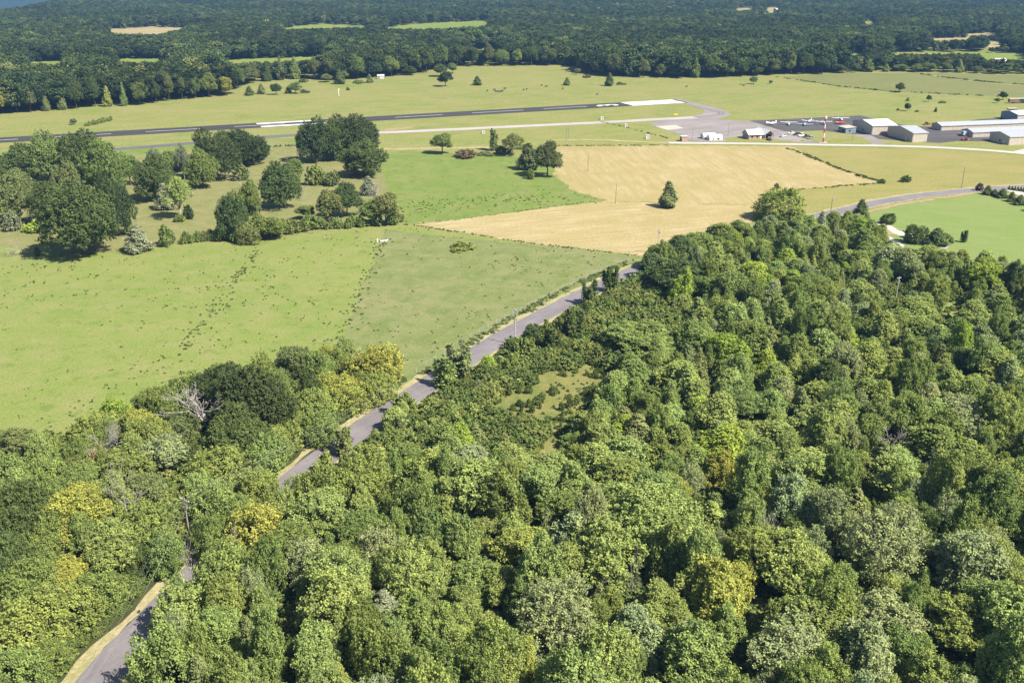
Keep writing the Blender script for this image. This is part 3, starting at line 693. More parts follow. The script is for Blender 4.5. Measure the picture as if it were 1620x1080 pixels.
GROVE = [(207, 293, 246, 34, 'B1', 'mid green'), (250, 296, 231, 28, 'A0', 'grey green'), (293, 290, 227, 26, 'A1', 'grey green'), (286, 345, 280, 42, 'A2', 'light green'), (300, 282, 244, 44, 'B0', 'dark green'),
         (272, 276, 240, 30, 'B3', 'mid green'), (397, 342, 288, 30, 'B4', 'mid green'), (467, 284, 250, 30, 'B2', 'mid green'), (604, 256, 242, 24, 'B5', 'dull olive'), (525, 352, 305, 38, 'B5', 'dull olive'), (549, 342, 291, 44, 'B3', 'dark green'),
         (611, 356, 304, 46, 'B2', 'dull olive'), (588, 355, 320, 34, 'B4', 'mid green'), (485, 347, 324, 30, 'B0', 'mid green'), (430, 378, 343, 42, 'B1', 'mid green'), (395, 385, 353, 38, 'V0', 'dull olive')]
for px, yb, yt, w, f, pal in GROVE:
    at_base('broadleaf_tree', 'leafy tree', f, px, yb, yt, w, pal, zone='grove', group='leafy trees of the pasture grove')
for px, yb, yt, w, f, pal in [(318, 248, 218, 22, 'C0', 'deep green'), (219, 398, 357, 44, 'C2', 'grey green'), (262, 331, 292, 34, 'C2', 'grey green'), (583, 308, 280, 26, 'C2', 'grey green')]:
    at_base('cedar_tree', 'cedar', f, px, yb, yt, w, pal, zone='grove', group='cedars of the pasture grove')
BUSH = [(20, 366, 340, 30, 'grey green'), (53, 367, 346, 28, 'bright green'), (203, 370, 345, 22, 'light green'), (300, 346, 322, 18, 'deep green'), (497, 293, 265, 34, 'mid green'), (523, 293, 269, 28, 'dull olive'),
        (262, 388, 360, 30, 'mid green'), (293, 385, 366, 17, 'mid green'), (315, 382, 368, 20, 'mid green'), (334, 379, 363, 20, 'mid green'), (352, 378, 352, 24, 'mid green'), (375, 381, 355, 28, 'mid green'), (412, 374, 342, 30, 'mid green'), (398, 338, 318, 32, 'dull olive'),
        (455, 369, 350, 26, 'dull olive'), (472, 366, 346, 26, 'mid green'), (492, 363, 341, 32, 'mid green'), (515, 361, 345, 24, 'mid green'), (532, 361, 346, 24, 'light green'), (548, 360, 344, 24, 'mid green'), (566, 358, 344, 26, 'mid green'), (630, 352, 330, 18, 'dull olive'), (272, 385, 366, 16, 'dull olive'), (304, 384, 369, 14, 'mid green'), (325, 381, 367, 16, 'dull olive'), (343, 380, 362, 18, 'mid green'), (364, 379, 358, 22, 'dull olive'), (386, 380, 358, 24, 'mid green'), (420, 373, 348, 26, 'dull olive'), (440, 371, 350, 24, 'mid green'), (464, 367, 349, 22, 'mid green'), (482, 365, 348, 22, 'dull olive'), (503, 362, 346, 22, 'mid green'), (523, 361, 344, 22, 'dull olive'), (557, 359, 343, 22, 'mid green'), (576, 358, 343, 22, 'mid green'), (598, 357, 340, 24, 'dull olive'), (620, 355, 336, 22, 'mid green'),
        (61, 405, 392, 10, 'dark green'), (285, 350, 338, 20, 'olive green'), (380, 286, 262, 28, 'dull olive'), (796, 243, 229, 26, 'dull olive'), (838, 283, 269, 16, 'mid green'), (730, 394, 385, 42, 'olive green'), (735, 247, 238, 50, 'brownish'), (770, 246, 240, 26, 'dull olive'),
        (1433, 288, 279, 22, 'dark green'), (1394, 290, 283, 12, 'dark green'), (1228, 300, 291, 12, 'dark green'), (828, 236, 228, 20, 'dull olive')]
for k, (px, yb, yt, w, pal) in enumerate(BUSH):
    at_base('shrub', 'bush', 'H%d' % (k % 2), px, yb, yt, w, pal, zone='grove' if px < 650 and yb < 410 else 'field', group='bushes scattered on the fields')
for px, yb, yt, w, f, pal, lab in [(700, 243, 210, 33, 'B2', 'mid green', 'small round tree alone at the back of the bright meadow'), (779, 238, 202, 17, 'S1', 'dull olive', 'thin vine-hung tree standing at the back edge of the bright meadow'),
                                   (811, 246, 210, 34, 'A1', 'dull olive', 'thin spreading tree with a bare trunk behind the meadow shrubs'), (1228, 347, 293, 72, 'V1', 'olive green', 'big round olive tree at the edge of the tan hay field')]:
    at_base('broadleaf_tree', 'tree', f, px, yb, yt, w, pal, label=lab)
at_base('broadleaf_tree', 'tree', 'B3', 866, 279, 225, 42, 'dull olive', label='leaning tree with pale trunk at the left tip of the hay field', tone=.8)
at_base('cedar_tree', 'tree', 'C1', 836, 268, 228, 34, 'dull olive', label='ragged dark tree at the right end of the bright meadow', tone=.8)
at_base('cedar_tree', 'cedar', 'C0', 1057, 328, 288, 27, 'dull olive', label='lone conical cedar standing in the tan hay field')
RIGHT = [(1403, 354, 336, 23, 'V1', 'dark green', 'small round tree beside the gravel driveway on the lawn'), (1447, 384, 353, 32, 'V0', 'dark green', 'broad dark tree sheltering the parked white car'),
         (1480, 388, 362, 36, 'C2', 'dark green', 'broad dark conical tree right of the parked white car'), (1495, 384, 368, 14, 'A1', 'mid green', 'thin pale green tree beside the broad dark conical tree'), (1466, 369, 360, 9, 'C1', 'dark green', 'tiny upright evergreen between the two dark trees by the car'),
         (1505, 384, 375, 9, 'C1', 'mid green', 'small conical evergreen alone near the foot of the lawn'), (1524, 383, 364, 11, 'S0', 'dark green', 'slim leaning tree above the woods at the foot of the lawn'), (1362, 338, 316, 22, 'C2', 'dark green', 'dark tree standing at the bend of the far road')]
for px, yb, yt, w, f, pal, lab in RIGHT:
    at_base('cedar_tree' if f[0] == 'C' else 'broadleaf_tree', 'tree', f, px, yb, yt, w, pal, label=lab)
at_base('shrub', 'bush', 'H0', 1550, 302, 291, 13, 'purple brown', label='purple-brown rounded bush at the back end of the topiary row')
for px, yb, yt, w in [(1562, 308, 294, 17), (1573, 310, 300, 14), (1585, 313, 299, 19), (1600, 319, 304, 16), (1613, 324, 309, 20), (1636, 335, 316, 22)]:
    at_base('shrub', 'clipped evergreen', 'C2', px, yb, yt, w, 'dark green', zone='topiary', group='clipped evergreens beside the lawn')
for k in range(7):
    at_base('shrub', 'narrow evergreen', 'C0', 1596 + k * 4.6, 300.5 + k * .6, 293.5 + k * .6, 4.0, 'dark green', zone='drive', group='narrow evergreens along the white driveway')
FARB = [(705, 137, 112, 20, 'B0', 'deep green'), (697, 121, 101, 24, 'B2', 'dark green'), (716, 116, 100, 14, 'B3', 'mid green'), (755, 135, 121, 14, 'C1', 'dark green'), (897, 135, 123, 12, 'C2', 'dull olive'), (913, 118, 108, 10, 'A0', 'grey green'),
        (964, 136, 116, 15, 'C1', 'dark green'), (395, 151, 137, 15, 'C2', 'dark green'), (414, 149, 133, 14, 'C2', 'dull olive'), (437, 150, 132, 15, 'B1', 'dark green'), (456, 148, 137, 10, 'C1', 'dull olive'), (468, 148, 130, 19, 'B3', 'mid green'),
        (517, 130, 117, 18, 'B2', 'dull olive'), (538, 133, 113, 20, 'C2', 'dark green'), (585, 131, 118, 12, 'C2', 'dull olive'), (117, 197, 188, 10, 'B1', 'dull olive'), (1423, 146, 132, 14, 'B4', 'dark green'), (1435, 176, 163, 9, 'B1', 'dark green'),
        (1436, 160, 154, 6, 'C1', 'mid green'), (1469, 161, 151, 8, 'B5', 'dark green'), (1480, 177, 170, 5, 'C0', 'dark green'), (1586, 158, 145, 13, 'B3', 'dark green'), (1577, 163, 155, 7, 'B2', 'dark green'), (1192, 133, 121, 11, 'B1', 'mid green'), (1219, 133, 127, 6, 'B0', 'mid green')]
for px, yb, yt, w, f, pal in FARB:
    at_base('cedar_tree' if f[0] == 'C' else 'broadleaf_tree', 'lone tree', f, px, yb, yt, w, pal, zone='far', group='lone trees on the far pastures')
for px, yb, yt, w, pal in [(483, 147, 141, 14, 'brownish'), (983, 134, 129.5, 15, 'dull olive'), (928, 123, 118, 13, 'brownish'), (481, 130, 124, 15, 'dull olive'), (568, 132, 127, 20, 'olive green'), (551, 143, 138, 6, 'dark green'), (1420, 175, 171, 4, 'dark green'), (1450, 177, 174, 6, 'dark green'), (1490, 163, 160, 13, 'dull olive'), (1386, 143, 140, 6, 'dark green')]:
    at_base('shrub', 'low bush', 'H1', px, yb, yt, w, pal, zone='far', group='low bushes on the far pastures')
for k in range(8):
    at_base('shrub', 'low bush', 'H0', 137 + k * 5.5, 200 - k * 1.3, 195 - k * 1.4 - (k % 3), 9, 'olive green', zone='far', group='low bushes on the far pastures')

# --- dead trees and snags
DEADT = [(330, 650, 50, 13, 'D0', 'broad dead tree with pale bare branches before the dark oak', 'c'), (156, 702, 24, 11, 'D1', 'dead tree with bare top beside the yellow-leaved tree', 'c'), (196, 778, 20, 12, 'D2', 'thin dead tree rising above the bright yellow tree', 'c'),
         (1407, 690, 20, 9, 'D1', 'pale dead tree standing among the crowded woods', 'c'), (303, 888, 14, 7, 'D2', 'small bare grey tree at the roadside below the utility pole', 'c'), (745, 755, 22, 11, 'D0', 'bare pale tree in the woods below the triangular clearing', 'c'), (1475, 760, 14, 10, 'D2', 'slender bare trunk above the lower right woods', 'c'),
         (418, 1018, 9, 10, 'D2', 'thin pale bare trunk near the bottom edge left of centre', 'c'), (372, 868, 8, 9, 'D2', 'thin pale snag in the woods right of the near road bend', 'c'), (1002, 925, 9, 11, 'D2', 'thin pale snag below the large light tree', 'c'), (182, 690, 10, 9, 'D0', 'small pale dead tree behind the lower pasture bushes', 'c'), (1215, 838, 12, 12, 'D1', 'pale bare limbs left of the large pale tree', 'c')]
for px, py, r, h, f, lab, _ in DEADT:
    at_crown('dead_tree', 'dead tree', f, px, py, r * 1.15, h + 2.0, 'brownish', label=lab)
for px, yb, yt, w, f, lab in [(594, 340, 278, 26, 'D0', 'tall dead tree with pale trunk at the right end of the grove'), (471, 256, 230, 5, 'D2', 'bare pale snag left of the tall dark oaks'), (454, 262, 240, 5, 'D1', 'shorter bare pale snag beyond the round oak'), (421, 247, 220, 6, 'D2', 'tall bare snag against the back edge of the grove'),
                              (478, 318, 294, 12, 'D0', 'small pale leafless tree right of the round oak'), (382, 300, 280, 12, 'D1', 'small leafless tree on the dry grove pasture')]:
    at_base('dead_tree', 'dead tree', f, px, yb, yt, w, 'brownish', label=lab)
fd = tree('dead_tree', 'dead tree', 'D2', P(47, 402).x, P(47, 402).y, 9, 4.0, 'brownish', label='fallen dead tree with bleached branches at the pasture edge')
fd.rotation_euler = (0, math.radians(-72), 0.25); fd.location.z = 0.6

# ------------------------------------------------------------------ the near woods
CLEAR = [
    [(95, 1085), (160, 1012), (200, 972), (245, 930), (283, 900), (292, 912), (262, 945), (230, 995), (196, 1045), (176, 1085)],
    [(436, 764), (497, 705), (553, 666), (655, 597), (750, 537), (805, 505), (910, 452), (978, 424), (1014, 413), (1012, 426), (985, 440), (914, 474), (813, 528), (762, 553), (672, 608), (568, 680), (505, 722), (446, 768)],
    [(780, 648), (850, 604), (925, 598), (930, 636), (890, 676), (885, 720), (852, 720), (850, 690), (800, 660)],
    [(1022, 403), (1045, 366), (1100, 366), (1150, 356), (1178, 344), (1178, 200), (500, 200), (500, 360)],
    [(1275, 326), (1312, 336), (1385, 332), (1402, 352), (1440, 382), (1480, 388), (1530, 395), (1570, 402), (1700, 425), (1700, 200), (1275, 200)],
    [(-200, 690), (0, 672), (90, 685), (150, 634), (270, 600), (330, 575), (420, 560), (530, 530), (620, 536), (645, 590), (655, 597), (1012, 413), (830, 385), (600, 360), (0, 390), (-200, 390)],
    [(1490, 474), (1524, 470), (1520, 500), (1492, 498)], [(1398, 358), (1432, 374), (1438, 398), (1405, 376)], [(1596, 466), (1606, 464), (1616, 490), (1606, 492)],
    [(284, 782), (300, 782), (314, 850), (300, 850)], [(1411, 450), (1422, 450), (1420, 480), (1411, 480)], [(811, 488), (820, 488), (820, 548), (811, 548)],
]
def clear_ok(x, D, h, r, which=None, shrink=.9):
    z = h * .58
    pts = [(x + r * shrink * math.cos(t), z + h * .40 * math.sin(t)) for t in [k * math.pi / 6 for k in range(12)]] + [(x, z)]
    for X, Z in pts:
        px, py = proj(X, D, Z)
        for k, pl in enumerate(CLEAR):
            if which is not None and k not in which: continue
            if in_poly(px, py, pl): return False
    return True
def road_side(x, D):
    """signed metres right of the road's left edge"""
    best, sgn = 1e9, 0
    for i in range(len(LE) - 1):
        a, b = LE[i], LE[i + 1]; d = b - a; p = Vector((x, D)) - a
        t = max(0, min(1, p.dot(d) / d.length_squared)); q = p - d * t
        if q.length < abs(best): best = q.length; sgn = 1 if d.x * p.y - d.y * p.x < 0 else -1
    return best * sgn
# individually placed: crown column, row, radius (photo px), height m
SPEC = [(400, 640, 62, 15, 'O0', 'deep green'), (352, 618, 48, 12, 'O1', 'deep green'), (372, 690, 44, 11, 'O2', 'dark green'), (472, 577, 36, 9, 'O2', 'dull olive'), (588, 575, 50, 10, 'V0', 'olive yellow'), (540, 612, 40, 8, 'V1', 'olive yellow'), (495, 640, 38, 8, 'V2', 'olive green'),
        (560, 622, 34, 7, 'V0', 'olive yellow'), (455, 668, 40, 8, 'V1', 'olive green'), (505, 672, 32, 7, 'V2', 'mid green'), (425, 715, 42, 8, 'V0', 'mid green'), (600, 610, 28, 7, 'V2', 'olive green'), (222, 678, 36, 9, 'B0', 'yellow'), (180, 650, 22, 7, 'B3', 'bright green'),
        (156, 725, 15, 7, 'S1', 'orange'), (265, 718, 38, 10, 'A0', 'pale green'), (335, 735, 44, 9, 'V1', 'olive green'), (290, 680, 34, 8, 'B2', 'dull olive'), (38, 700, 30, 7, 'B4', 'dull olive'), (70, 705, 26, 6, 'V2', 'olive green'), (10, 745, 40, 9, 'V0', 'olive green'), (75, 745, 34, 8, 'V1', 'olive green'),
        (130, 760, 34, 8, 'B1', 'olive green'), (205, 735, 34, 9, 'B5', 'olive green'), (232, 770, 30, 8, 'B2', 'dull olive'), (22, 818, 56, 13, 'O1', 'dark green'), (8, 900, 46, 12, 'O0', 'dark green'), (128, 812, 42, 13, 'B0', 'yellow'), (85, 850, 34, 10, 'B3', 'mid green'), (175, 870, 46, 10, 'B4', 'light green'),
        (225, 830, 44, 9, 'V2', 'mid green'), (258, 868, 36, 8, 'V0', 'mid green'), (100, 950, 52, 9, 'V1', 'olive green'), (40, 985, 52, 10, 'V2', 'olive green'), (150, 925, 40, 7, 'V0', 'mid green'), (20, 1055, 46, 8, 'V1', 'olive green'), (75, 1035, 34, 5, 'V0', 'mid green'), (180, 790, 30, 9, 'B5', 'light green'),
        (345, 800, 44, 9, 'V2', 'olive green'), (410, 760, 38, 8, 'V1', 'olive green'), (478, 770, 30, 7, 'V0', 'olive green'), (360, 900, 60, 11, 'V0', 'olive green'), (290, 965, 48, 10, 'V1', 'light green'), (260, 1045, 52, 11, 'V2', 'olive green'), (345, 1000, 52, 11, 'B2', 'olive green'),
        (400, 835, 52, 11, 'V1', 'olive yellow'), (348, 872, 30, 7, 'V1', 'olive green'), (326, 850, 30, 9, 'V2', 'mid green'), (372, 822, 30, 8, 'B4', 'olive green'), (1046, 402, 22, 9, 'B0', 'mid green'), (1072, 394, 24, 9, 'Y1', 'dark green'), (1105, 384, 26, 9, 'B2', 'mid green'), (1140, 374, 24, 9, 'Y3', 'olive green'), (1168, 364, 22, 8, 'B4', 'mid green'), (1030, 420, 20, 8, 'Y0', 'dark green'), (482, 892, 38, 10, 'A1', 'pale green'), (640, 912, 62, 12, 'L1', 'light green'), (880, 985, 70, 14, 'L0', 'pale green'), (1400, 865, 74, 14, 'L1', 'pale green'), (1025, 825, 78, 14, 'L2', 'light green'), (960, 880, 60, 12, 'B4', 'light green'),
        (1160, 925, 38, 10, 'B3', 'yellow'), (830, 872, 40, 10, 'B0', 'olive yellow'), (1148, 556, 38, 11, 'B2', 'bright green'), (1010, 538, 50, 8, 'B5', 'mid green'), (1580, 775, 46, 12, 'B0', 'light green'), (1260, 760, 50, 12, 'B3', 'light green'), (760, 770, 54, 12, 'B4', 'light green'),
        (1255, 900, 54, 13, 'B2', 'light green'), (1525, 660, 40, 10, 'B1', 'pale green'), (955, 706, 34, 9, 'B3', 'light green'), (1075, 440, 44, 10, 'B4', 'dark green'), (1045, 430, 30, 10, 'C2', 'dark green'), (1562, 440, 30, 11, 'B5', 'bright green'), (1180, 640, 36, 10, 'A1', 'light green'), (1400, 985, 60, 11, 'A2', 'pale green'), (1240, 1040, 60, 12, 'A0', 'pale green')]
placed = [(t['x'], t['D'], 2.2) for t in TREES if t['o'].name.startswith('dead_tree') and t['D'] < 300]
for px, py, r, h, f, pal in SPEC:
    nm = {'O': 'oak_tree', 'C': 'cedar_tree', 'V': 'vine_covered_tree'}.get(f[0], 'broadleaf_tree')
    wd = {'L': 'broad-crowned tree', 'Y': 'young tree', 'C': 'cedar', 'O': 'spreading oak', 'V': 'vine-covered tree', 'A': 'feathery tree', 'B': 'leafy tree', 'S': 'small tree'}[f[0]]
    at_crown(nm, wd, f, px, py, r, h, pal, zone='woods', group='leafy trees of the near woods'); t = TREES[-1]; placed.append((t['x'], t['D'], t['r']))
# saplings standing along the road's right side and inside the plot: base column, base row, top row, width
for px, yb, yt, w, pal in [(730, 600, 548, 44, 'dull olive'), (702, 612, 566, 36, 'olive green'), (930, 482, 446, 30, 'dark green'), (965, 462, 420, 26, 'dark green'), (545, 718, 678, 34, 'dull olive'), (640, 655, 618, 36, 'olive green'), (520, 752, 716, 30, 'olive green'), (905, 540, 495, 34, 'dark green'), (870, 560, 520, 34, 'dark green'), (830, 570, 535, 30, 'mid green')]:
    at_base('sapling', 'sapling', 'S%d' % rgen.randrange(3), px, yb, yt, w, pal, zone='plot', group='saplings beside the road'); t = TREES[-1]; placed.append((t['x'], t['D'], t['r'] * .6))
rg = random.Random(31)
WF = [P(x, y).xy for x, y in WOODFLOOR if y < 1000] 
PLOT = [(490, 765), (1014, 445), (1105, 523), (1000, 600), (930, 660), (820, 690), (700, 720), (560, 775)]
CLR_W = [P(x, y).xy for x, y in [(770, 640), (850, 590), (930, 575), (985, 590), (975, 625), (935, 655), (915, 700), (890, 745), (845, 740), (850, 690), (835, 665), (770, 660)]]
def wood_floor_ok(x, D):
    px, py = proj(x, D, 0); return in_poly(px, py, WOODFLOOR) if py < 1390 else True
count = {}
def scatter(n_try, hmin, hmax, rmin, rmax, gap, chooser, cap):
    n = 0
    for _ in range(n_try):
        if n >= cap: break
        D = 88 + 300 * rg.random() ** 0.9; hw = D * .60 + 14
        x = rg.uniform(-hw, hw)
        if not wood_floor_ok(x, D): continue
        s = road_side(x, D)
        h = rg.uniform(hmin, hmax); r = rg.uniform(rmin, rmax)
        if -3.0 - r * .35 < s < 8.0 + r * .5: continue
        if in_poly(x, D, CLR_W): continue
        sel = chooser(x, D, s, h, r)
        if sel is None: continue
        nm, wd, f, pal, h, r, zone, grp = sel
        if any((x - a) ** 2 + (D - b) ** 2 < ((r + c) * gap) ** 2 for a, b, c in placed): continue
        if not clear_ok(x, D, h, r): continue
        px, py = proj(x, D, h * .6)
        if px < -r * 9 or px > 1620 + r * 9 or proj(x, D, h)[1] > 1085: continue
        tree(nm, wd, f, x, D, h, r, pal, zone=zone, group=grp); placed.append((x, D, r)); n += 1
    return n
def pick(ws):
    t = rg.random() * sum(w for _, w in ws)
    for v, w in ws:
        t -= w
        if t <= 0: return v
    return ws[-1][0]
def choose_big(x, D, s, h, r):
    px, py = proj(x, D, h * .6)
    if in_poly(*proj(x, D, 0), PLOT): return None
    if s < 0:
        pal = pick([('olive green', 3), ('olive yellow', .7), ('mid green', 4), ('dark green', 1.5), ('light green', 2)]); f = pick([('V0', 2), ('V1', 2), ('V2', 2), ('B1', 1), ('B4', 1)]); h *= .82
    elif py > 740 and px < 880:
        pal = pick([('olive green', 4), ('olive yellow', .8), ('mid green', 3), ('light green', 3.4), ('pale green', .8)]); f = pick([('B0', .8), ('B1', .8), ('B2', .8), ('B3', .8), ('V0', .8), ('V2', .8), ('A0', .8), ('A2', .8), ('M0', 1), ('M1', 1), ('M2', 1), ('M3', 1)])
    elif py > 740:
        pal = pick([('light green', 4), ('pale green', 3.0), ('mid green', 2), ('olive green', 2), ('olive yellow', .4)]); f = pick([('B0', 1), ('B2', 1), ('B3', 1), ('B5', 1), ('A0', .9), ('A1', .9), ('A2', .9), ('M0', 1), ('M1', 1), ('M2', 1), ('M3', 1)])
    elif rg.random() < .72:
        pal = pick([('light green', 4.0), ('mid green', 2.4), ('olive green', 3.0), ('pale green', 1.0), ('dark green', .4), ('bright green', .5)])
        return 'young_tree', 'young tree', 'Y%d' % rg.randrange(5), pal, h * .66, r * .98, 'woods', 'young trees of the near woods'
    else:
        pal = pick([('light green', 3.2), ('mid green', 3.4), ('olive green', 2.2), ('pale green', 1.2), ('dark green', 1.2), ('bright green', .4)]); f = pick([('B0', .8), ('B1', .8), ('B2', .8), ('B3', .8), ('B4', .8), ('B5', .8), ('A1', .6), ('M0', 1), ('M1', 1), ('M2', 1), ('M3', 1)]); h *= .86; r *= .84
    wd = {'V': 'vine-covered tree', 'A': 'feathery tree', 'B': 'leafy tree', 'M': 'multi-stemmed tree'}[f[0]]
    return {'V': 'vine_covered_tree', 'M': 'multi_stemmed_tree', 'A': 'feathery_tree'}.get(f[0], 'broadleaf_tree'), wd, f, pal, h, r, 'woods', 'leafy trees of the near woods'
def choose_cedar(x, D, s, h, r):
    if s < 0: return None
    px, py = proj(x, D, h * .6)
    if py > 760 and rg.random() < .7: return None
    if in_poly(*proj(x, D, 0), PLOT): h *= .45; r *= .6
    return 'cedar_tree', 'cedar', 'C%d' % rg.randrange(3), pick([('dull olive', 4), ('olive green', 2), ('grey green', 1)]), h, r, 'woods', 'cedars of the near woods'
def choose_sap(x, D, s, h, r):
    if s < 0: return None
    if not in_poly(*proj(x, D, 0), PLOT): return None
    return 'sapling', 'sapling', 'S%d' % rg.randrange(3), pick([('dark green', 1), ('mid green', 2), ('dull olive', 1.2), ('olive green', 2.5), ('light green', 2)]), h, r, 'plot', 'saplings of the triangular plot'
nb = scatter(6000, 8.5, 15.5, 2.9, 5.2, .60, choose_big, 270)
nc_ = scatter(4200, 6.5, 9.5, 2.0, 3.2, .60, choose_cedar, 85)
ns_ = scatter(5000, 2.4, 5.0, 1.3, 2.2, .62, choose_sap, 85)
nb2 = scatter(9000, 7.5, 11.5, 2.2, 3.6, .55, choose_big, 300)
def choose_fill(x, D, s, h, r):
    if s < 0 or in_poly(*proj(x, D, 0), PLOT): return None
    return 'young_tree', 'small young tree', 'Y%d' % rg.randrange(5), pick([('light green', 3), ('mid green', 2.5), ('olive green', 2.5), ('bright green', .4)]), h, r, 'woods', 'young trees of the near woods'
nf_ = scatter(9000, 4.5, 7.5, 1.3, 2.1, .50, choose_fill, 130)
kinds = {}
for t in TREES: kinds[t['o'].name.split('.')[0]] = kinds.get(t['o'].name.split('.')[0], 0) + 1
print(kinds, nf_)
print('woods', nb, nc_, ns_, nb2, len(TREES))

# ------------------------------------------------------------------ the treeline and the far woods
EDGE = [(-60, 186), (0, 182), (60, 177.5), (160, 170), (245, 165), (290, 158), (330, 155), (366, 152), (372, 140), (405, 132), (470, 126), (540, 128), (590, 124), (640, 119.5), (672, 117.5), (690, 111), (720, 106.5), (820, 104.5), (905, 104.5), (925, 117), (960, 122), (1040, 123), (1100, 124.5), (1160, 123), (1220, 120), (1300, 118), (1340, 115), (1410, 114), (1480, 115.5), (1560, 117), (1620, 118.5), (1700, 120)]
def edge_row(px):
    for (a, ya), (b, yb) in zip(EDGE, EDGE[1:]):
        if a <= px <= b: return ya + (yb - ya) * (px - a) / (b - a)
    return EDGE[0][1] if px < EDGE[0][0] else EDGE[-1][1]
rt = random.Random(77); k = 0; pxx = -30.0
while pxx < 1650:
    w = rt.uniform(13, 20); row = edge_row(pxx) - rt.uniform(0.2, 1.6); p = P(pxx, row)
    h = rt.uniform(13, 22) if pxx < 1320 else rt.uniform(6, 12)
    if rt.random() < .2: h *= .6
    pal = pick([('dark green', 3), ('dull olive', 3), ('mid green', 1.6), ('olive green', 1.4)]) if pxx < 1330 else pick([('olive green', 2), ('mid green', 2), ('dull olive', 2)])
    if rt.random() < .04: pal = 'olive yellow'
    f = 'B%d' % rt.randrange(6) if rt.random() < .86 else 'C%d' % rt.randrange(3)
    rad = w * mpp(pxx, row) / 2 * 1.15
    if f[0] == 'C': rad *= .7
    tree('cedar_tree' if f[0] == 'C' else 'broadleaf_tree', 'treeline tree', f, p.x, p.y, h, rad, pal, tone=.92, zone='edge', group='trees along the front of the far woods')
    pxx += w * 1.5
# the woods behind them: nobody could count these
FCB = [(pl, (min(p[0] for p in pl), max(p[0] for p in pl), min(p[1] for p in pl), max(p[1] for p in pl))) for pl, _ in FAR_CLEAR]
pts, tint, scl, rot, pidx = [], [], [], [], []
FPAL = [((.050, .074, .032), 3), ((.060, .084, .031), 3), ((.078, .102, .036), 2), ((.105, .122, .042), 1.0), ((.038, .058, .028), 2.5), ((.17, .185, .06), .10)]
STRIP = [(330, 99), (400, 93), (515, 89), (515, 95), (430, 97.5), (340, 101)]
D = 640.0
while D < 4200:
    step = 9.0 + (D - 640) * 0.0030
    hw = D * 0.60 + 40; x = -hw + rt.random() * step
    while x < hw:
        X = x + rt.uniform(-.45, .45) * step; Y = D + rt.uniform(-.5, .5) * step; x += step
        z = zt(X, Y); px, py = proj(X, Y, z)
        if py > edge_row(px) - 1.5: continue
        a = X / Y; Dc = max(1500, min(3500.0, 1950.0 + (a + 0.51) / 0.104 * 1050.0))
        if Y > Dc + 60: continue
        nz = math.sin(X * .013 + 2) * math.sin(Y * .011) + math.sin(X * .031 + Y * .017) * .5
        h = 13 + 4 * rt.random() + 1.8 * nz + (5.0 if Y < 1000 else 2.0 * max(0, 1 - (Y - 1000) / 800))
        if px > 1330 and py > 96: h *= .66
        hit = False
        pt = proj(X, Y, z + h * 1.05)[1]; wpx = 5.0 * F_PX / Y
        for pl, bb in FCB:
            if px + wpx < bb[0] or px - wpx > bb[1] or py < bb[2] or pt > bb[3]: continue
            for yy in np.arange(pt, py + .01, 1.0):
                for xx in (px, px - wpx, px + wpx):
                    if in_poly(xx, yy, pl): hit = True; break
                if hit: break
            if hit: break
        if hit:
            for q in (.72, .5, .34):                       # a lower tree keeps the clearing behind it open
                h2 = h * q; pt = proj(X, Y, z + h2 * 1.05)[1]; wp2 = wpx * (.5 + .5 * q); hit = False
                for pl, bb in FCB:
                    if px + wp2 < bb[0] or px - wp2 > bb[1] or py < bb[2] or pt > bb[3]: continue
                    if any(in_poly(xx, yy, pl) for yy in np.arange(pt, py + .01, 1.0) for xx in (px, px - wp2, px + wp2)): hit = True; break
                if not hit: h = h2; break
        if hit: continue
        c = list(pick(FPAL)); j = rt.uniform(.80, 1.28) * (1 + .24 * nz)
        if py > 100 and px > 1400: c = [c[0] * 1.5, c[1] * 1.4, c[2] * 1.2]
        pts.append((X, Y, z)); tint.append((c[0] * j, c[1] * j, c[2] * j, 1)); sc_ = h / 14.0
        scl.append((sc_ * rt.uniform(1.0, 1.5), sc_ * rt.uniform(1.0, 1.5), sc_)); rot.append((0, 0, rt.random() * 6.28)); pidx.append(4 if rt.random() < .10 else rt.randrange(4))
    D += step * .92
print('far woods', len(pts))
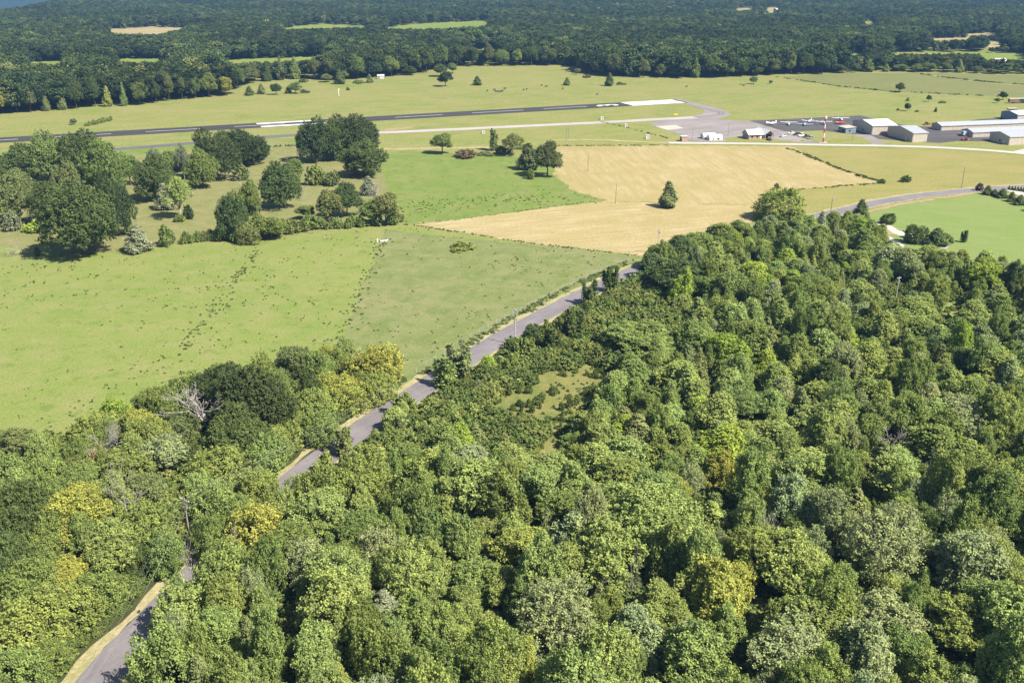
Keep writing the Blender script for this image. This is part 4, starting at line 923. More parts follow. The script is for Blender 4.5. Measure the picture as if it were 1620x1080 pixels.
def scatter_object(name, pts, scl, rot, pidx, tint, sources, label):
    me = bpy.data.meshes.new(name); me.vertices.add(len(pts)); me.vertices.foreach_set('co', np.array(pts, np.float32).ravel())
    for nm, tp, arr, key in (('size', 'FLOAT_VECTOR', scl, 'vector'), ('turn', 'FLOAT_VECTOR', rot, 'vector'), ('form', 'INT', pidx, 'value'), ('tint', 'FLOAT_COLOR', tint, 'color'), ('tinted', 'FLOAT', [1.0] * len(pts), 'value')):
        a = me.attributes.new(nm, tp, 'POINT'); a.data.foreach_set(key, np.array(arr, np.int32 if tp == 'INT' else np.float32).ravel())
    o = link(bpy.data.objects.new(name, me)); tag(o, label, None, None, 'stuff')
    ng = bpy.data.node_groups.new(name, 'GeometryNodeTree')
    ng.interface.new_socket('Geometry', in_out='INPUT', socket_type='NodeSocketGeometry'); ng.interface.new_socket('Geometry', in_out='OUTPUT', socket_type='NodeSocketGeometry')
    N, L = ng.nodes, ng.links
    gi, go = N.new('NodeGroupInput'), N.new('NodeGroupOutput'); iop = N.new('GeometryNodeInstanceOnPoints'); jn = N.new('GeometryNodeJoinGeometry')
    for s in reversed(sources):
        oi = N.new('GeometryNodeObjectInfo'); oi.inputs['Object'].default_value = s; oi.inputs['As Instance'].default_value = True; oi.transform_space = 'ORIGINAL'
        L.new(oi.outputs['Geometry'], jn.inputs[0])
    def attr(nm, dt):
        a = N.new('GeometryNodeInputNamedAttribute'); a.data_type = dt; a.inputs['Name'].default_value = nm; return a.outputs['Attribute']
    L.new(gi.outputs[0], iop.inputs['Points']); L.new(jn.outputs[0], iop.inputs['Instance']); iop.inputs['Pick Instance'].default_value = True
    L.new(attr('form', 'INT'), iop.inputs['Instance Index'])
    L.new(attr('turn', 'FLOAT_VECTOR'), iop.inputs['Rotation']); L.new(attr('size', 'FLOAT_VECTOR'), iop.inputs['Scale'])
    L.new(iop.outputs[0], go.inputs[0])
    md = o.modifiers.new('scatter', 'NODES'); md.node_group = ng
    return o
# five ordinary trees at the back of the treeline lend their crowns to the mass
SRC = []
for i, (px, row) in enumerate([(640, 112), (300, 150), (1000, 118), (1250, 113), (880, 100)]):
    p = P(px, row)
    r = tree('cedar_tree' if i == 4 else 'broadleaf_tree', 'treeline tree', 'F%d' % i, p.x, p.y, 14, 5.4 if i < 4 else 3.4, 'dark green', zone='edge', group='trees along the front of the far woods')
    SRC.append(r.children[0])
scatter_object('far_woods', pts, scl, rot, pidx, tint, SRC, 'dense dark green woods covering the valley beyond the far pastures')
# undergrowth on the floor of the near woods
pts, tint, scl, rot, pidx = [], [], [], [], []
ru = random.Random(5)
UPAL = [((.125, .165, .050), 3), ((.155, .185, .058), 2), ((.095, .130, .042), 2.5), ((.190, .205, .066), 1)]
for _ in range(42000):
    D = 85 + 330 * ru.random() ** .8; hw = D * .60 + 16; x = ru.uniform(-hw, hw)
    if not wood_floor_ok(x, D): continue
    s = road_side(x, D)
    if -2.4 < s < 8.2: continue
    inclr = in_poly(x, D, CLR_W)
    if inclr and ru.random() < .70: continue
    h = ru.uniform(.6, 3.6) if not inclr else ru.choice([.5, .7, .9, 1.4, 2.0])
    wide = (.9, 1.7) if not inclr else (.4, .9)
    if s < 0: h = min(h, .5 + .45 * (-s - 2.2))
    elif s < 12: h = min(h, .5 + .40 * (s - 8.0))
    if not clear_ok(x, D, h, h * .8, which=(0, 1, 3, 4, 5, 6, 7)) and h > 1.2: continue
    c = pick(UPAL); j = ru.uniform(.8, 1.2)
    pts.append((x, D, 0.05)); tint.append((c[0] * j, c[1] * j, c[2] * j, 1)); q = h / 2.4; scl.append((q * ru.uniform(*wide), q * ru.uniform(*wide), q)); rot.append((0, 0, ru.random() * 6.28)); pidx.append(ru.randrange(2))
hsrc = [next(t['o'] for t in TREES if t['o'].children and t['o'].children[0].data == FORM['H%d' % i]['crown']).children[0] for i in range(2)]
scatter_object('undergrowth', pts, scl, rot, pidx, tint, hsrc, 'tangled green undergrowth between the trees of the near woods')
print('undergrowth', len(pts))
# weeds in the grazed pasture: dark tufts and two straggling rows
pts, tint, scl, rot, pidx = [], [], [], [], []
rwd = random.Random(8)
def weed(x, D, h, wide, c):
    j = rwd.uniform(.8, 1.25); pts.append((x, D, 0.03)); tint.append((c[0] * j, c[1] * j, c[2] * j, 1)); q = h / 2.4
    scl.append((wide / 1.9 * rwd.uniform(.7, 1.5), wide / 1.9 * rwd.uniform(.7, 1.5), q)); rot.append((0, 0, rwd.random() * 6.28)); pidx.append(rwd.randrange(2))
WD = [(.095, .135, .040), (.125, .165, .050), (.150, .188, .062)]
def px_in(polys, x, D):
    q = proj(x, D, 0); return in_poly(q[0], q[1], polys)
n = 0
while n < 800:
    D = rwd.uniform(155, 390); x = rwd.uniform(-D * .58, D * .12)
    if not px_in(PASTURE, x, D): continue
    if math.sin(x * .07 + 1) + math.sin(D * .06 + x * .03) < rwd.uniform(-1.8, 1.2): continue
    for q in range(rwd.choice([1, 1, 1, 2, 2, 3])):
        weed(x + rwd.gauss(0, .5), D + rwd.gauss(0, .9), rwd.uniform(.12, .42), rwd.uniform(.10, .32), rwd.choice(WD))
    n += 1
def weed_row(path, num, spread, hmax, wide):
    w = [P(a, b).xy for a, b in path]; ls = [(w[i + 1] - w[i]).length for i in range(len(w) - 1)]
    for _ in range(num):
        t = rwd.random() * sum(ls)
        for i, l in enumerate(ls):
            if t <= l: break
            t -= l
        p = w[i].lerp(w[i + 1], min(1, t / ls[i])); dens = math.sin(p.y * .21) + math.sin(p.x * .5 + p.y * .11)
        if dens < rwd.uniform(-2.6, 2.0): continue
        weed(p.x + rwd.gauss(0, spread), p.y + rwd.gauss(0, spread), rwd.uniform(.2, hmax * .75), rwd.uniform(.18, wide), rwd.choice(WD))
weed_row([(408, 395), (372, 445), (330, 505), (285, 555), (255, 590)], 240, 1.3, .65, .45)
weed_row([(608, 378), (588, 420), (562, 480), (545, 530), (520, 558)], 220, 1.6, .65, .45)
weed_row([(1245, 235), (1275, 245), (1310, 260), (1350, 276), (1395, 288)], 260, .6, 1.1, 1.0)
weed_row([(1200, 310), (1250, 301), (1310, 296), (1395, 290)], 160, .7, .7, .8)
weed_row([(640, 356), (760, 343), (880, 326), (962, 316)], 160, .5, .4, .4)
weed_row([(655, 357), (750, 371), (830, 384), (940, 397), (1018, 406)], 190, .5, .7, .4)
weed_row([(640, 330), (760, 318), (900, 312)], 420, 7.0, .5, .5)
weed_row([(672, 590), (760, 532), (905, 452), (1000, 412)], 460, .9, .9, .8)
weed_row([(860, 231), (1000, 230.5), (1060, 230)], 130, .8, .7, .8)
weed_row([(1230, 122), (1330, 137), (1400, 144), (1580, 153)], 240, .8, 1.2, 1.5)
weed_row([(1455, 117), (1490, 122), (1560, 130), (1640, 135)], 200, 1.0, 1.4, 1.8)
weed_row([(950, 193), (985, 200), (1030, 212), (1058, 219)], 90, .5, .8, .8)
weed_row([(410, 234), (470, 230), (500, 228)], 90, 1.0, 1.4, 1.2)
weed_row([(0, 278), (40, 273), (100, 268)], 120, 1.0, 1.6, 1.6)
weed_row([(860, 700), (900, 640), (960, 600)], 120, 3.0, .7, .8)
weed_row([(150, 690), (250, 650), (320, 600)], 260, 3.0, 1.2, 1.4)
scatter_object('pasture_weeds', pts, scl, rot, pidx, tint, hsrc, 'dark weed tufts scattered and in straggling rows over the pastures')

# ------------------------------------------------------------------ airfield buildings
EX = Vector((math.cos(math.radians(12)), math.sin(math.radians(12))))
RZ = math.radians(12)
def building(name, px, py, label, cat, group=None, rz=RZ):
    p = P(px, py); r = empty(name, (p.x, p.y, 0.0), rz); tag(r, label, cat, group); return r
def hangar(px, py, L, Wd, eave, ridge, wall, gable, roof, label, doors=3, man=True, group='hangars of the airfield', windows=0):
    """origin at the near corner; x along the sunny long side, y into the picture"""
    r = building('hangar', px, py, label, 'hangar', group)
    MB().box((L / 2, .075, eave / 2), (L - .3, .15, eave)).box((L / 2, Wd - .075, eave / 2), (L - .3, .15, eave)).build('wall', wall, r)
    prof = [(0, 0), (Wd, 0), (Wd, eave), (Wd / 2, ridge), (0, eave)]
    for x0 in (0, L - .15): MB().prism_x(prof, x0, x0 + .15).build('gable_wall', gable, r)
    sl = (ridge - eave) / (Wd / 2); ov = .35
    rf = MB()
    for a, b in ((-ov, Wd / 2), (Wd + ov, Wd / 2)):
        za, zb = ridge - abs(Wd / 2 - a) * sl, ridge
        rf.prism_x([(a, za + .02), (b, zb + .02), (b, zb + .20), (a, za + .20)], -ov, L + ov)
    ro = rf.build('roof', roof, r)
    MB().prism_x([(-ov - .02, eave - .25), (-ov - .14, eave - .25), (-ov - .14, eave - .05), (-ov - .02, eave - .05)], -ov, L + ov).build('gutter', M['offwhite'], ro)
    if doors:
        wd = (L - .8) / doors
        for k in range(doors):
            d = MB()
            for q in range(4): d.box((.4 + wd * k + wd * (q + .5) / 4, -.05, (eave - .5) / 2), (wd / 4 - .06, .09, eave - .5))
            d.build('hangar_door', M['doorcream'], r)
    if man:
        d = MB().box((-.04, Wd * .25, 1.05), (.08, 1.0, 2.1)).build('door', M['white'], r); MB().box((-.1, Wd * .25 + .38, 1.0), (.05, .08, .08)).build('handle', M['steel'], d)
    for k in range(windows): MB().box((-.04, Wd * (.45 + .3 * k), 1.6), (.08, 1.1, 1.0)).build('window', M['glass'], r)
    return r
hangar(1378.7, 213.7, 16.5, 22.5, 5.5, 7.6, M['cream'], M['creamgrey'], M['roofwhite'], 'tall cream hangar with white roof, nearest the parked aeroplanes', doors=1, man=False, windows=1)
hangar(1442.7, 225.4, 9.6, 26, 5.4, 7.4, M['cream'], M['creamgrey'], M['roofgrey'], 'cream hangar with grey roof closest to the pale access road', doors=1, man=True)
hangar(1488.3, 206.9, 62, 10, 3.0, 4.4, M['cream'], M['creamgrey'], M['roofgrey'], 'long low hangar row, farthest back behind the dark apron', doors=4, man=False)
hangar(1538.1, 217.7, 60, 10.5, 3.1, 4.5, M['cream'], M['creamgrey'], M['roofgrey'], 'long low hangar row with the pale trailer at its end', doors=4, man=False)
hangar(1595.3, 229.8, 44, 17, 4.8, 6.4, M['cream'], M['creamgrey'], M['roofgrey'], 'hangar nearest the access road at the right edge', doors=4, man=True, windows=1)
hangar(1608, 192.5, 30, 16, 4.5, 6.0, M['bluewall'], M['bluewall'], M['roofwhite'], 'blue-walled hangar with white roof at the right edge', doors=2, man=False)
r = building('storage_annex', 1353.5, 210.5, 'low lean-to building with cream roof beside the tall hangar', 'shed')      # lean-to
MB().box((-3.4, 4.5, 1.5), (6.8, 9, 3.0)).build('wall', M['bluewall'], r)
MB().loft([[(-7.2, -.4, 3.05), (.2, -.4, 3.5), (.2, 9.3, 3.5), (-7.2, 9.3, 3.05)], [(-7.2, -.4, 3.2), (.2, -.4, 3.65), (.2, 9.3, 3.65), (-7.2, 9.3, 3.2)]]).build('roof', M['cream'], r)
MB().box((-6.84, 3, 1.1), (.1, 2.4, 2.2)).build('door', M['darkpaint'], r); MB().box((-4.2, -.04, 1.5), (1.4, .08, 1.0)).build('window', M['glass'], r)
# terminal: two brick wings under white roofs
r = building('terminal_building', 1184.5, 221.0, 'brick terminal building with white gabled roofs beside the apron', 'building')
def gable_x(mb, x0, x1, y0, y1, e, rr): mb.prism_x([(y0, 0), (y1, 0), (y1, e), ((y0 + y1) / 2, rr), (y0, e)], x0, x1)
MB().prism_x([(0, 0), (9, 0), (9, 2.9), (4.5, 5.2), (0, 2.9)], 0, 9.5).build('wall', M['brick'], r)
MB().prism_y([(9.6, 0), (15.6, 0), (15.6, 2.9), (12.6, 5.0), (9.6, 2.9)], 1.2, 14).build('wing_wall', M['brick'], r)
def slab(mb, pts, th=.14): mb.loft([[(a, b, c + .03) for a, b, c in pts], [(a, b, c + .03 + th) for a, b, c in pts]])
rf = MB(); slab(rf, [(-.5, -.6, 2.6), (9.5, -.6, 2.6), (9.5, 4.5, 5.2), (-.5, 4.5, 5.2)]); slab(rf, [(-.5, 9.6, 2.6), (9.5, 9.6, 2.6), (9.5, 4.5, 5.2), (-.5, 4.5, 5.2)]); rf.build('roof', M['roofwhite'], r)
rf = MB(); slab(rf, [(9.1, -1.6, 2.55), (12.6, -1.6, 5.0), (12.6, 14.5, 5.0), (9.1, 14.5, 2.55)]); slab(rf, [(16.1, -1.6, 2.55), (12.6, -1.6, 5.0), (12.6, 14.5, 5.0), (16.1, 14.5, 2.55)]); rf.build('wing_roof', M['roofwhite'], r)
MB().box((12.6, 1.16, 1.2), (4.4, .08, 2.4)).build('porch_opening', M['black'], r)
for x in (9.9, 15.3): MB().box((x, -1.0, 1.3), (.4, .4, 2.6)).build('porch_post', M['brick'], r)
for x in (2.2, 5.4): MB().box((x, -.03, 1.6), (1.3, .06, 1.2)).build('window', M['glass'], r)
MB().box((7.8, -.03, 1.05), (1.0, .06, 2.1)).build('door', M['white'], r); MB().box((-.03, 4.5, 1.6), (.06, 2.2, 1.3)).build('window', M['glass'], r)
# white rounded storage building and the small red shed
r = building('storage_building', 1122.5, 222.6, 'white storage building with two rounded roofs beside the access road', 'shed')
for k in range(2):
    y0 = k * 5.6
    arc = [(y0, 0), (y0 + 5.2, 0), (y0 + 5.2, 1.6)] + [(y0 + 2.6 + 2.6 * math.cos(t), 1.6 + 1.5 * math.sin(t)) for t in [math.pi * i / 8 for i in range(1, 8)]] + [(y0, 1.6)]
    MB().prism_x(arc, 0 - k * 1.5, 8.2 - k * 1.5).build('vault', M['white'], r)
MB().box((2.4, -.03, .9), (.9, .06, 1.8)).build('door', M['silver'], r); MB().box((5.6, -.03, .8), (1.4, .06, .9)).build('vent_panel', M['darkpaint'], r)
r = building('shed', 1078.6, 224.0, 'small red brick shed with flat pale roof beside the access road', 'shed')
MB().box((1.7, 1.6, 1.4), (3.4, 3.2, 2.8)).build('wall', M['brick'], r); MB().box((1.7, 1.6, 2.9), (4.0, 3.8, .2)).build('roof', M['offwhite'], r); MB().box((-.03, 1.4, 1.0), (.06, 1.1, 2.0)).build('door', M['black'], r)
r = building('shed', 763.5 - 166, 125.2, 'tiny pink-white shed at the edge of the far woods', 'shed')
MB().box((3, 2, 1.3), (6.0, 4, 2.6)).build('wall', M['offwhite'], r); rf = MB(); slab(rf, [(-.3, -.3, 2.6), (6.3, -.3, 2.6), (6.3, 2, 3.6), (-.3, 2, 3.6)]); slab(rf, [(-.3, 4.3, 2.6), (6.3, 4.3, 2.6), (6.3, 2, 3.6), (-.3, 2, 3.6)]); rf.build('roof', M['roofwhite'], r); MB().box((1.2, -.03, 1.0), (1.2, .06, 2.0)).build('door', M['hull'], r)
def house(px, py, L, Wd, e, label, wall, roofm):
    r = building('house', px, py, label, 'house', 'roofs among the far woods')
    r.location.z = 0
    MB().prism_x([(0, 0), (Wd, 0), (Wd, e), (Wd / 2, e + 2.4), (0, e)], 0, L).build('wall', wall, r)
    rf = MB(); slab(rf, [(-.5, -.6, e - .3), (L + .5, -.6, e - .3), (L + .5, Wd / 2, e + 2.4), (-.5, Wd / 2, e + 2.4)], .2); slab(rf, [(-.5, Wd + .6, e - .3), (L + .5, Wd + .6, e - .3), (L + .5, Wd / 2, e + 2.4), (-.5, Wd / 2, e + 2.4)], .2); rf.build('roof', roofm, r)
    for k in range(3): MB().box((L * (.2 + .3 * k), -.04, e * .5), (1.4, .08, 1.2)).build('window', M['glass'], r)
house(1228, 22.5, 30, 14, 9, 'long white-roofed building high among the far woods', M['cream'], M['roofwhite'])
house(1198, 66, 24, 12, 9, 'white building half hidden by trees behind the airfield woods', M['cream'], M['roofwhite'])
house(1303, 61.5, 16, 11, 10, 'small cream house right of the half-hidden white building', M['cream'], M['roofwhite'])
house(1226, 68, 22, 10, 7, 'low pale house beside the half-hidden white building', M['offwhite'], M['cream'])
house(1576, 103.5, 12, 8, 4, 'low pale-roofed house among trees at the right edge', M['cream'], M['roofwhite'])

# beacon tower, lamp poles, signs
def mast(px, py, h, label, parts):
    p = P(px, py); r = empty('beacon_tower', (p.x, p.y, 0)); tag(r, label, 'beacon tower'); return r
r = mast(1302, 226, 15.6, 'red and white banded beacon tower beside the parked cars', 0)
MB().box((0, 0, .12), (5.0, 3.0, .24)).build('base_slab', M['concrete'], r)
for k in range(5): MB().tube([(0, 0, .2 + k * 2.7), (0, 0, .2 + (k + 1) * 2.7)], .42 - k * .03, 8).build('mast_section', M['red'] if k % 2 == 0 else M['white'], r)
MB().tube([(0, 0, 13.7), (0, 0, 13.9)], 1.1, 10).build('platform', M['red'], r); MB().tube([(0, 0, 13.9), (0, 0, 14.8), (0, 0, 15.3)], [.55, .6, .2], 10).build('beacon_lamp', M['white'], r)
def lamp_post(px, py, h, label):
    p = P(px, py); r = empty('lamp_post', (p.x, p.y, 0)); tag(r, label, 'lamp post', 'lamp posts on the airfield')
    MB().tube([(0, 0, 0), (0, 0, h)], [.16, .10], 6).build('post', M['steel'], r); MB().tube([(0, 0, h), (1.0, 0, h + .15)], .06, 5).build('arm', M['steel'], r); MB().box((1.2, 0, h + .12), (.6, .3, .14)).build('lamp_head', M['steel'], r)
lamp_post(1095, 222.5, 8, 'thin lamp post on the apron between the red shed and white building')
lamp_post(1152, 214.5, 8, 'thin lamp post on the apron left of the terminal')
lamp_post(1348, 224, 7.5, 'thin lamp post on the grass below the cream lean-to')
def sign(px, py, m, w, h, label):
    p = P(px, py); r = empty('airfield_sign', (p.x, p.y, 0), RZ); tag(r, label, 'sign')
    MB().box((0, 0, .5 + h / 2), (w, .25, h)).build('panel', m, r)
    for s in (-1, 1): MB().tube([(s * w * .35, 0, 0), (s * w * .35, 0, .55)], .06, 5).build('leg', M['steel'], r)
sign(1069, 183.8, M['yellow'], 3.2, 1.2, 'yellow sign board on the grass by the taxiway turn')
def white_box(px, py, s, label):
    p = P(px, py); r = empty('equipment_cabinet', (p.x, p.y, 0), RZ); tag(r, label, 'cabinet')
    MB().box((0, 0, s * .5), (s, s * .8, s)).build('body', M['white'], r); MB().box((0, 0, s + .06), (s * 1.15, s, .12)).build('lid', M['offwhite'], r); MB().box((s * .1, -s * .4 - .03, s * .45), (s * .5, .05, s * .7)).build('door', M['silver'], r)
white_box(952, 189.5, 1.8, 'white equipment cabinet on the grass above the taxiway')
white_box(990, 200.2, 1.5, 'white equipment cabinet on the grass below the taxiway')
white_box(1024, 219.5, 2.0, 'pale low cabinet on the grass left of the red shed')
white_box(765, 211.5, 1.6, 'white cabinet beside the thin vine-hung tree')
p = P(536, 152); r = empty('marker_post', (p.x, p.y, 0)); tag(r, 'white marker post standing on the far pasture', 'post'); MB().tube([(0, 0, 0), (0, 0, 5.6)], .28, 6).build('post', M['white'], r); MB().box((.6, 0, 5.2), (1.0, .1, .7)).build('vane', M['white'], r)

# ------------------------------------------------------------------ aeroplanes
def plane(px, py, head, high, body, wing, label, span=10.5, length=7.4):
    p = P(px, py); r = empty('light_aeroplane', (p.x, p.y, 0), math.radians(head)); tag(r, label, 'aeroplane', 'aeroplanes parked on the apron')
    prof = [(3.6, .95, .28, .30), (3.2, 1.0, .48, .45), (2.2, 1.1, .55, .52), (1.2, 1.22, .58, .62), (-.2, 1.25, .56, .62), (-1.8, 1.2, .34, .38), (-3.6, 1.2, .12, .18)]
    rings = [[(x, w * math.cos(t), z + h * math.sin(t)) for t in [2 * math.pi * k / 10 for k in range(10)]] for x, z, w, h in prof]
    fu = MB().loft(rings).build('fuselage', body, r, True)
    MB().loft([[(1.25, -.5, 1.55), (1.25, .5, 1.55), (.95, .42, 2.0), (.95, -.42, 2.0)], [(-.5, -.5, 1.6), (-.5, .5, 1.6), (-.2, .42, 2.04), (-.2, -.42, 2.04)]]).build('windscreen', M['glass'], fu)
    zw = 2.06 if high else .82; dih = .12 if high else .42
    def aero(mb, y0, y1, z0, z1, c0, c1, x0, x1, th=.14):
        def sec(y, z, c, x): return [(x + c * .5, y, z), (x + c * .2, y, z + th * c * .5), (x - c * .5, y, z + .02), (x, y, z - th * c * .2)]
        mb.loft([sec(y0, z0, c0, x0), sec(y1, z1, c1, x1)])
    w = MB()
    aero(w, 0, span / 2, zw, zw + dih, 1.55, 1.2, .5, .42); aero(w, 0, -span / 2, zw, zw + dih, 1.55, 1.2, .5, .42); w.build('wing', wing, r)
    t = MB(); aero(t, 0, 1.6, 1.25, 1.27, .95, .65, -3.3, -3.4); aero(t, 0, -1.6, 1.25, 1.27, .95, .65, -3.3, -3.4); t.build('tailplane', wing, r)
    MB().loft([[(-2.7, -.05, 1.3), (-3.8, -.05, 1.3), (-3.8, .05, 1.3), (-2.7, .05, 1.3)], [(-3.4, -.03, 2.7), (-4.0, -.03, 2.7), (-4.0, .03, 2.7), (-3.4, .03, 2.7)]]).build('fin', wing, r)
    MB().box((3.72, 0, .95), (.05, 1.9, .14)).build('propeller', M['darkpaint'], r); MB().tube([(3.55, 0, .95), (3.9, 0, .95)], [.18, .03], 8).build('spinner', body, r)
    for x, y in ((2.7, 0), (.1, 1.15), (.1, -1.15)):
        g = MB().tube([(x, y * .5, .85), (x, y, .25)], .06, 5).build('gear_leg', M['silver'], r); MB().tube([(x, y - .09, .25), (x, y + .09, .25)], .25, 10).build('wheel', M['tyre'], g)
    if high:
        for s in (-1, 1): MB().tube([(.5, s * .5, .95), (.5, s * 2.6, zw + .02)], .05, 5).build('strut', M['white'], r)
    return r
plane(1219.5, 197.3, 195, False, M['white'], M['white'], 'white low-wing aeroplane at the left end of the parked row')
plane(1247, 198.2, 262, True, M['white'], M['white'], 'white high-wing aeroplane, second from the left of the parked row')
plane(1273, 198.6, 250, False, M['bluepaint'], M['bluepaint'], 'pale blue low-wing aeroplane in the middle of the parked row')
plane(1281, 193.6, 240, False, M['white'], M['white'], 'white low-wing aeroplane parked just behind the pale blue one')
plane(1303, 197.2, 268, True, M['white'], M['white'], 'white high-wing aeroplane partly behind the banded beacon tower')
plane(1329, 191.2, 275, True, M['white'], M['white'], 'white wide-winged aeroplane parked farthest to the right', 12.0)
plane(1328.5, 196.4, 200, False, M['red'], M['red'], 'red low-wing aeroplane below the wide-winged white one', 8.0)

# ------------------------------------------------------------------ vehicles
def car(px, py, head, paint, label, kind='car', cat='car', group='vehicles by the terminal'):
    p = P(px, py); r = empty(kind, (p.x, p.y, 0.1), math.radians(head)); tag(r, label, cat, group)
    hgt = {'car': 1.42, 'suv': 1.75, 'pickup_truck': 1.8}[kind]; zb = .75 if kind == 'car' else .95
    def ring(x, w, z0, z1): return [(x, -w, z0), (x, w, z0), (x, w * .98, z1 * .85 + z0 * .15), (x, w * .82, z1), (x, -w * .82, z1), (x, -w * .98, z1 * .85 + z0 * .15)]
    b = MB().loft([ring(-2.25, .78, .42, zb * .92), ring(-2.1, .88, .3, zb + .06), ring(-.6, .9, .26, zb + .08), ring(1.1, .9, .26, zb + .04), ring(2.0, .86, .3, zb - .06), ring(2.3, .7, .42, zb - .22)]).build('body', paint, r, False)
    x0, x1 = {'car': (-1.75, .95), 'suv': (-2.15, .9), 'pickup_truck': (-.35, 1.05)}[kind]
    cab = [[(x0, -.78, zb + .04), (x0, .78, zb + .04), (x0 + .3, .66, hgt), (x0 + .3, -.66, hgt)], [(x1, -.78, zb + .02), (x1, .78, zb + .02), (x1 - .65, .66, hgt), (x1 - .65, -.66, hgt)]]
    MB().loft(cab).build('glasshouse', M['glass'], r)
    MB().loft([[(x0 + .28, -.68, hgt), (x0 + .28, .68, hgt), (x0 + .32, .64, hgt + .06), (x0 + .32, -.64, hgt + .06)], [(x1 - .62, -.68, hgt), (x1 - .62, .68, hgt), (x1 - .68, .64, hgt + .06), (x1 - .68, -.64, hgt + .06)]]).build('roof', paint, r)
    if kind == 'pickup_truck': MB().box((-1.35, 0, zb + .10), (1.5, 1.45, .05)).build('truck_bed', M['darkpaint'], r)
    for x in (-1.4, 1.4):
        for s in (-1, 1):
            w = MB().tube([(x, s * .78, .33), (x, s * .95, .33)], .33, 12).build('wheel', M['tyre'], r); MB().tube([(x, s * .951, .33), (x, s * .965, .33)], .18, 8).build('rim', M['silver'], w)
    for s in (-1, 1):
        MB().box((2.22, s * .55, zb - .2), (.16, .3, .14)).build('headlight', M['white'], r); MB().box((-2.2, s * .6, zb - .1), (.12, .22, .14)).build('tail_light', M['red'], r)
    return r
car(1238.5, 216.8, 35, M['white'], 'white car parked alone beside the terminal')
car(1252, 212.2, 200, M['white'], 'white car at the left end of the line of parked cars')
car(1260, 214.2, 205, M['darkpaint'], 'dark car in the line of parked cars, beside the left white one', 'suv')
car(1267.5, 216.0, 205, M['white'], 'white tall car in the middle of the line of parked cars', 'suv')
car(1275.5, 217.6, 205, M['darkpaint'], 'dark pickup truck in the line of parked cars', 'pickup_truck', 'pickup truck')
car(1281.5, 219.4, 205, M['silver'], 'silver car at the right end of the line of parked cars')
car(1435, 374 + 2, 150, M['white'], 'white car parked under the broad dark tree by the lawn', group='cars by the houses')
car(1216.5, 222.2, 100, M['darkpaint'], 'dark pickup truck before the terminal porch', 'pickup_truck', 'pickup truck')
p = P(1527, 215.5); r = empty('box_trailer', (p.x, p.y, 0), RZ); tag(r, 'pale blue box trailer at the end of a long hangar row', 'trailer')
MB().box((0, 0, 1.9), (4.6, 2.3, 2.3)).build('body', M['bluepaint'], r); MB().box((-2.33, 0, 1.8), (.06, 1.8, 1.9)).build('door', M['silver'], r); MB().tube([(2.3, 0, .7), (3.6, 0, .6)], .07, 5).build('drawbar', M['steel'], r)
for s in (-1, 1):
    for x in (-.6, .4): MB().tube([(x, s * .95, .38), (x, s * 1.15, .38)], .38, 10).build('wheel', M['tyre'], r)
def tractor(px, py, head, label, paint):
    p = P(px, py); r = empty('tractor', (p.x, p.y, 0), math.radians(head)); tag(r, label, 'tractor')
    MB().box((.9, 0, 1.25), (2.0, .8, .8)).build('bonnet', paint, r); MB().box((-.6, 0, 1.1), (1.3, 1.0, .6)).build('chassis', M['darkpaint'], r)
    for x, y in ((-1.1, .5), (-1.1, -.5), (0, .5), (0, -.5)): MB().tube([(x, y, 1.3), (x, y, 2.5)], .05, 5).build('cab_post', M['darkpaint'], r)
    MB().box((-.55, 0, 2.55), (1.5, 1.3, .12)).build('canopy', paint, r); MB().box((-.7, 0, 1.55), (.5, .5, .35)).build('seat', M['black'], r)
    for s in (-1, 1):
        MB().tube([(-.7, s * .62, .8), (-.7, s * 1.0, .8)], .8, 14).build('rear_wheel', M['tyre'], r); MB().tube([(1.4, s * .6, .45), (1.4, s * .85, .45)], .45, 12).build('front_wheel', M['tyre'], r)
    MB().box((-2.1, 0, .5), (1.3, 2.4, .35)).build('mower_deck', M['orange'], r)
tractor(1467, 197.6, 20, 'orange tractor with mower on the grass behind the dark apron', M['orange'])
tractor(1525.5, 222.6, 200, 'red tractor on the grass edge below the pale trailer', M['red'])
def farm_trailer(px, py, L, mat, label, h=2.4):
    p = P(px, py); r = empty('farm_trailer', (p.x, p.y, 0), math.radians(8)); tag(r, label, 'trailer', 'trailers on the far pasture')
    MB().box((0, 0, .9 + h / 2), (L, 2.4, h)).build('body', mat, r); MB().box((0, 0, 1.0 + h), (L + .2, 2.6, .14)).build('roof', M['offwhite'], r)
    for s in (-1, 1):
        for x in (-.5, .5): MB().tube([(x, s * 1.0, .45), (x, s * 1.2, .45)], .45, 10).build('wheel', M['tyre'], r)
farm_trailer(1603, 163.4, 8, M['hull'], 'dark rusty stock trailer on the far pasture, left of two')
farm_trailer(1619, 163, 8, M['darkpaint'], 'black stock trailer on the far pasture at the right edge')
farm_trailer(1601, 175.6, 7, M['darkpaint'], 'low flat trailer with pale top on the far pasture', .8)

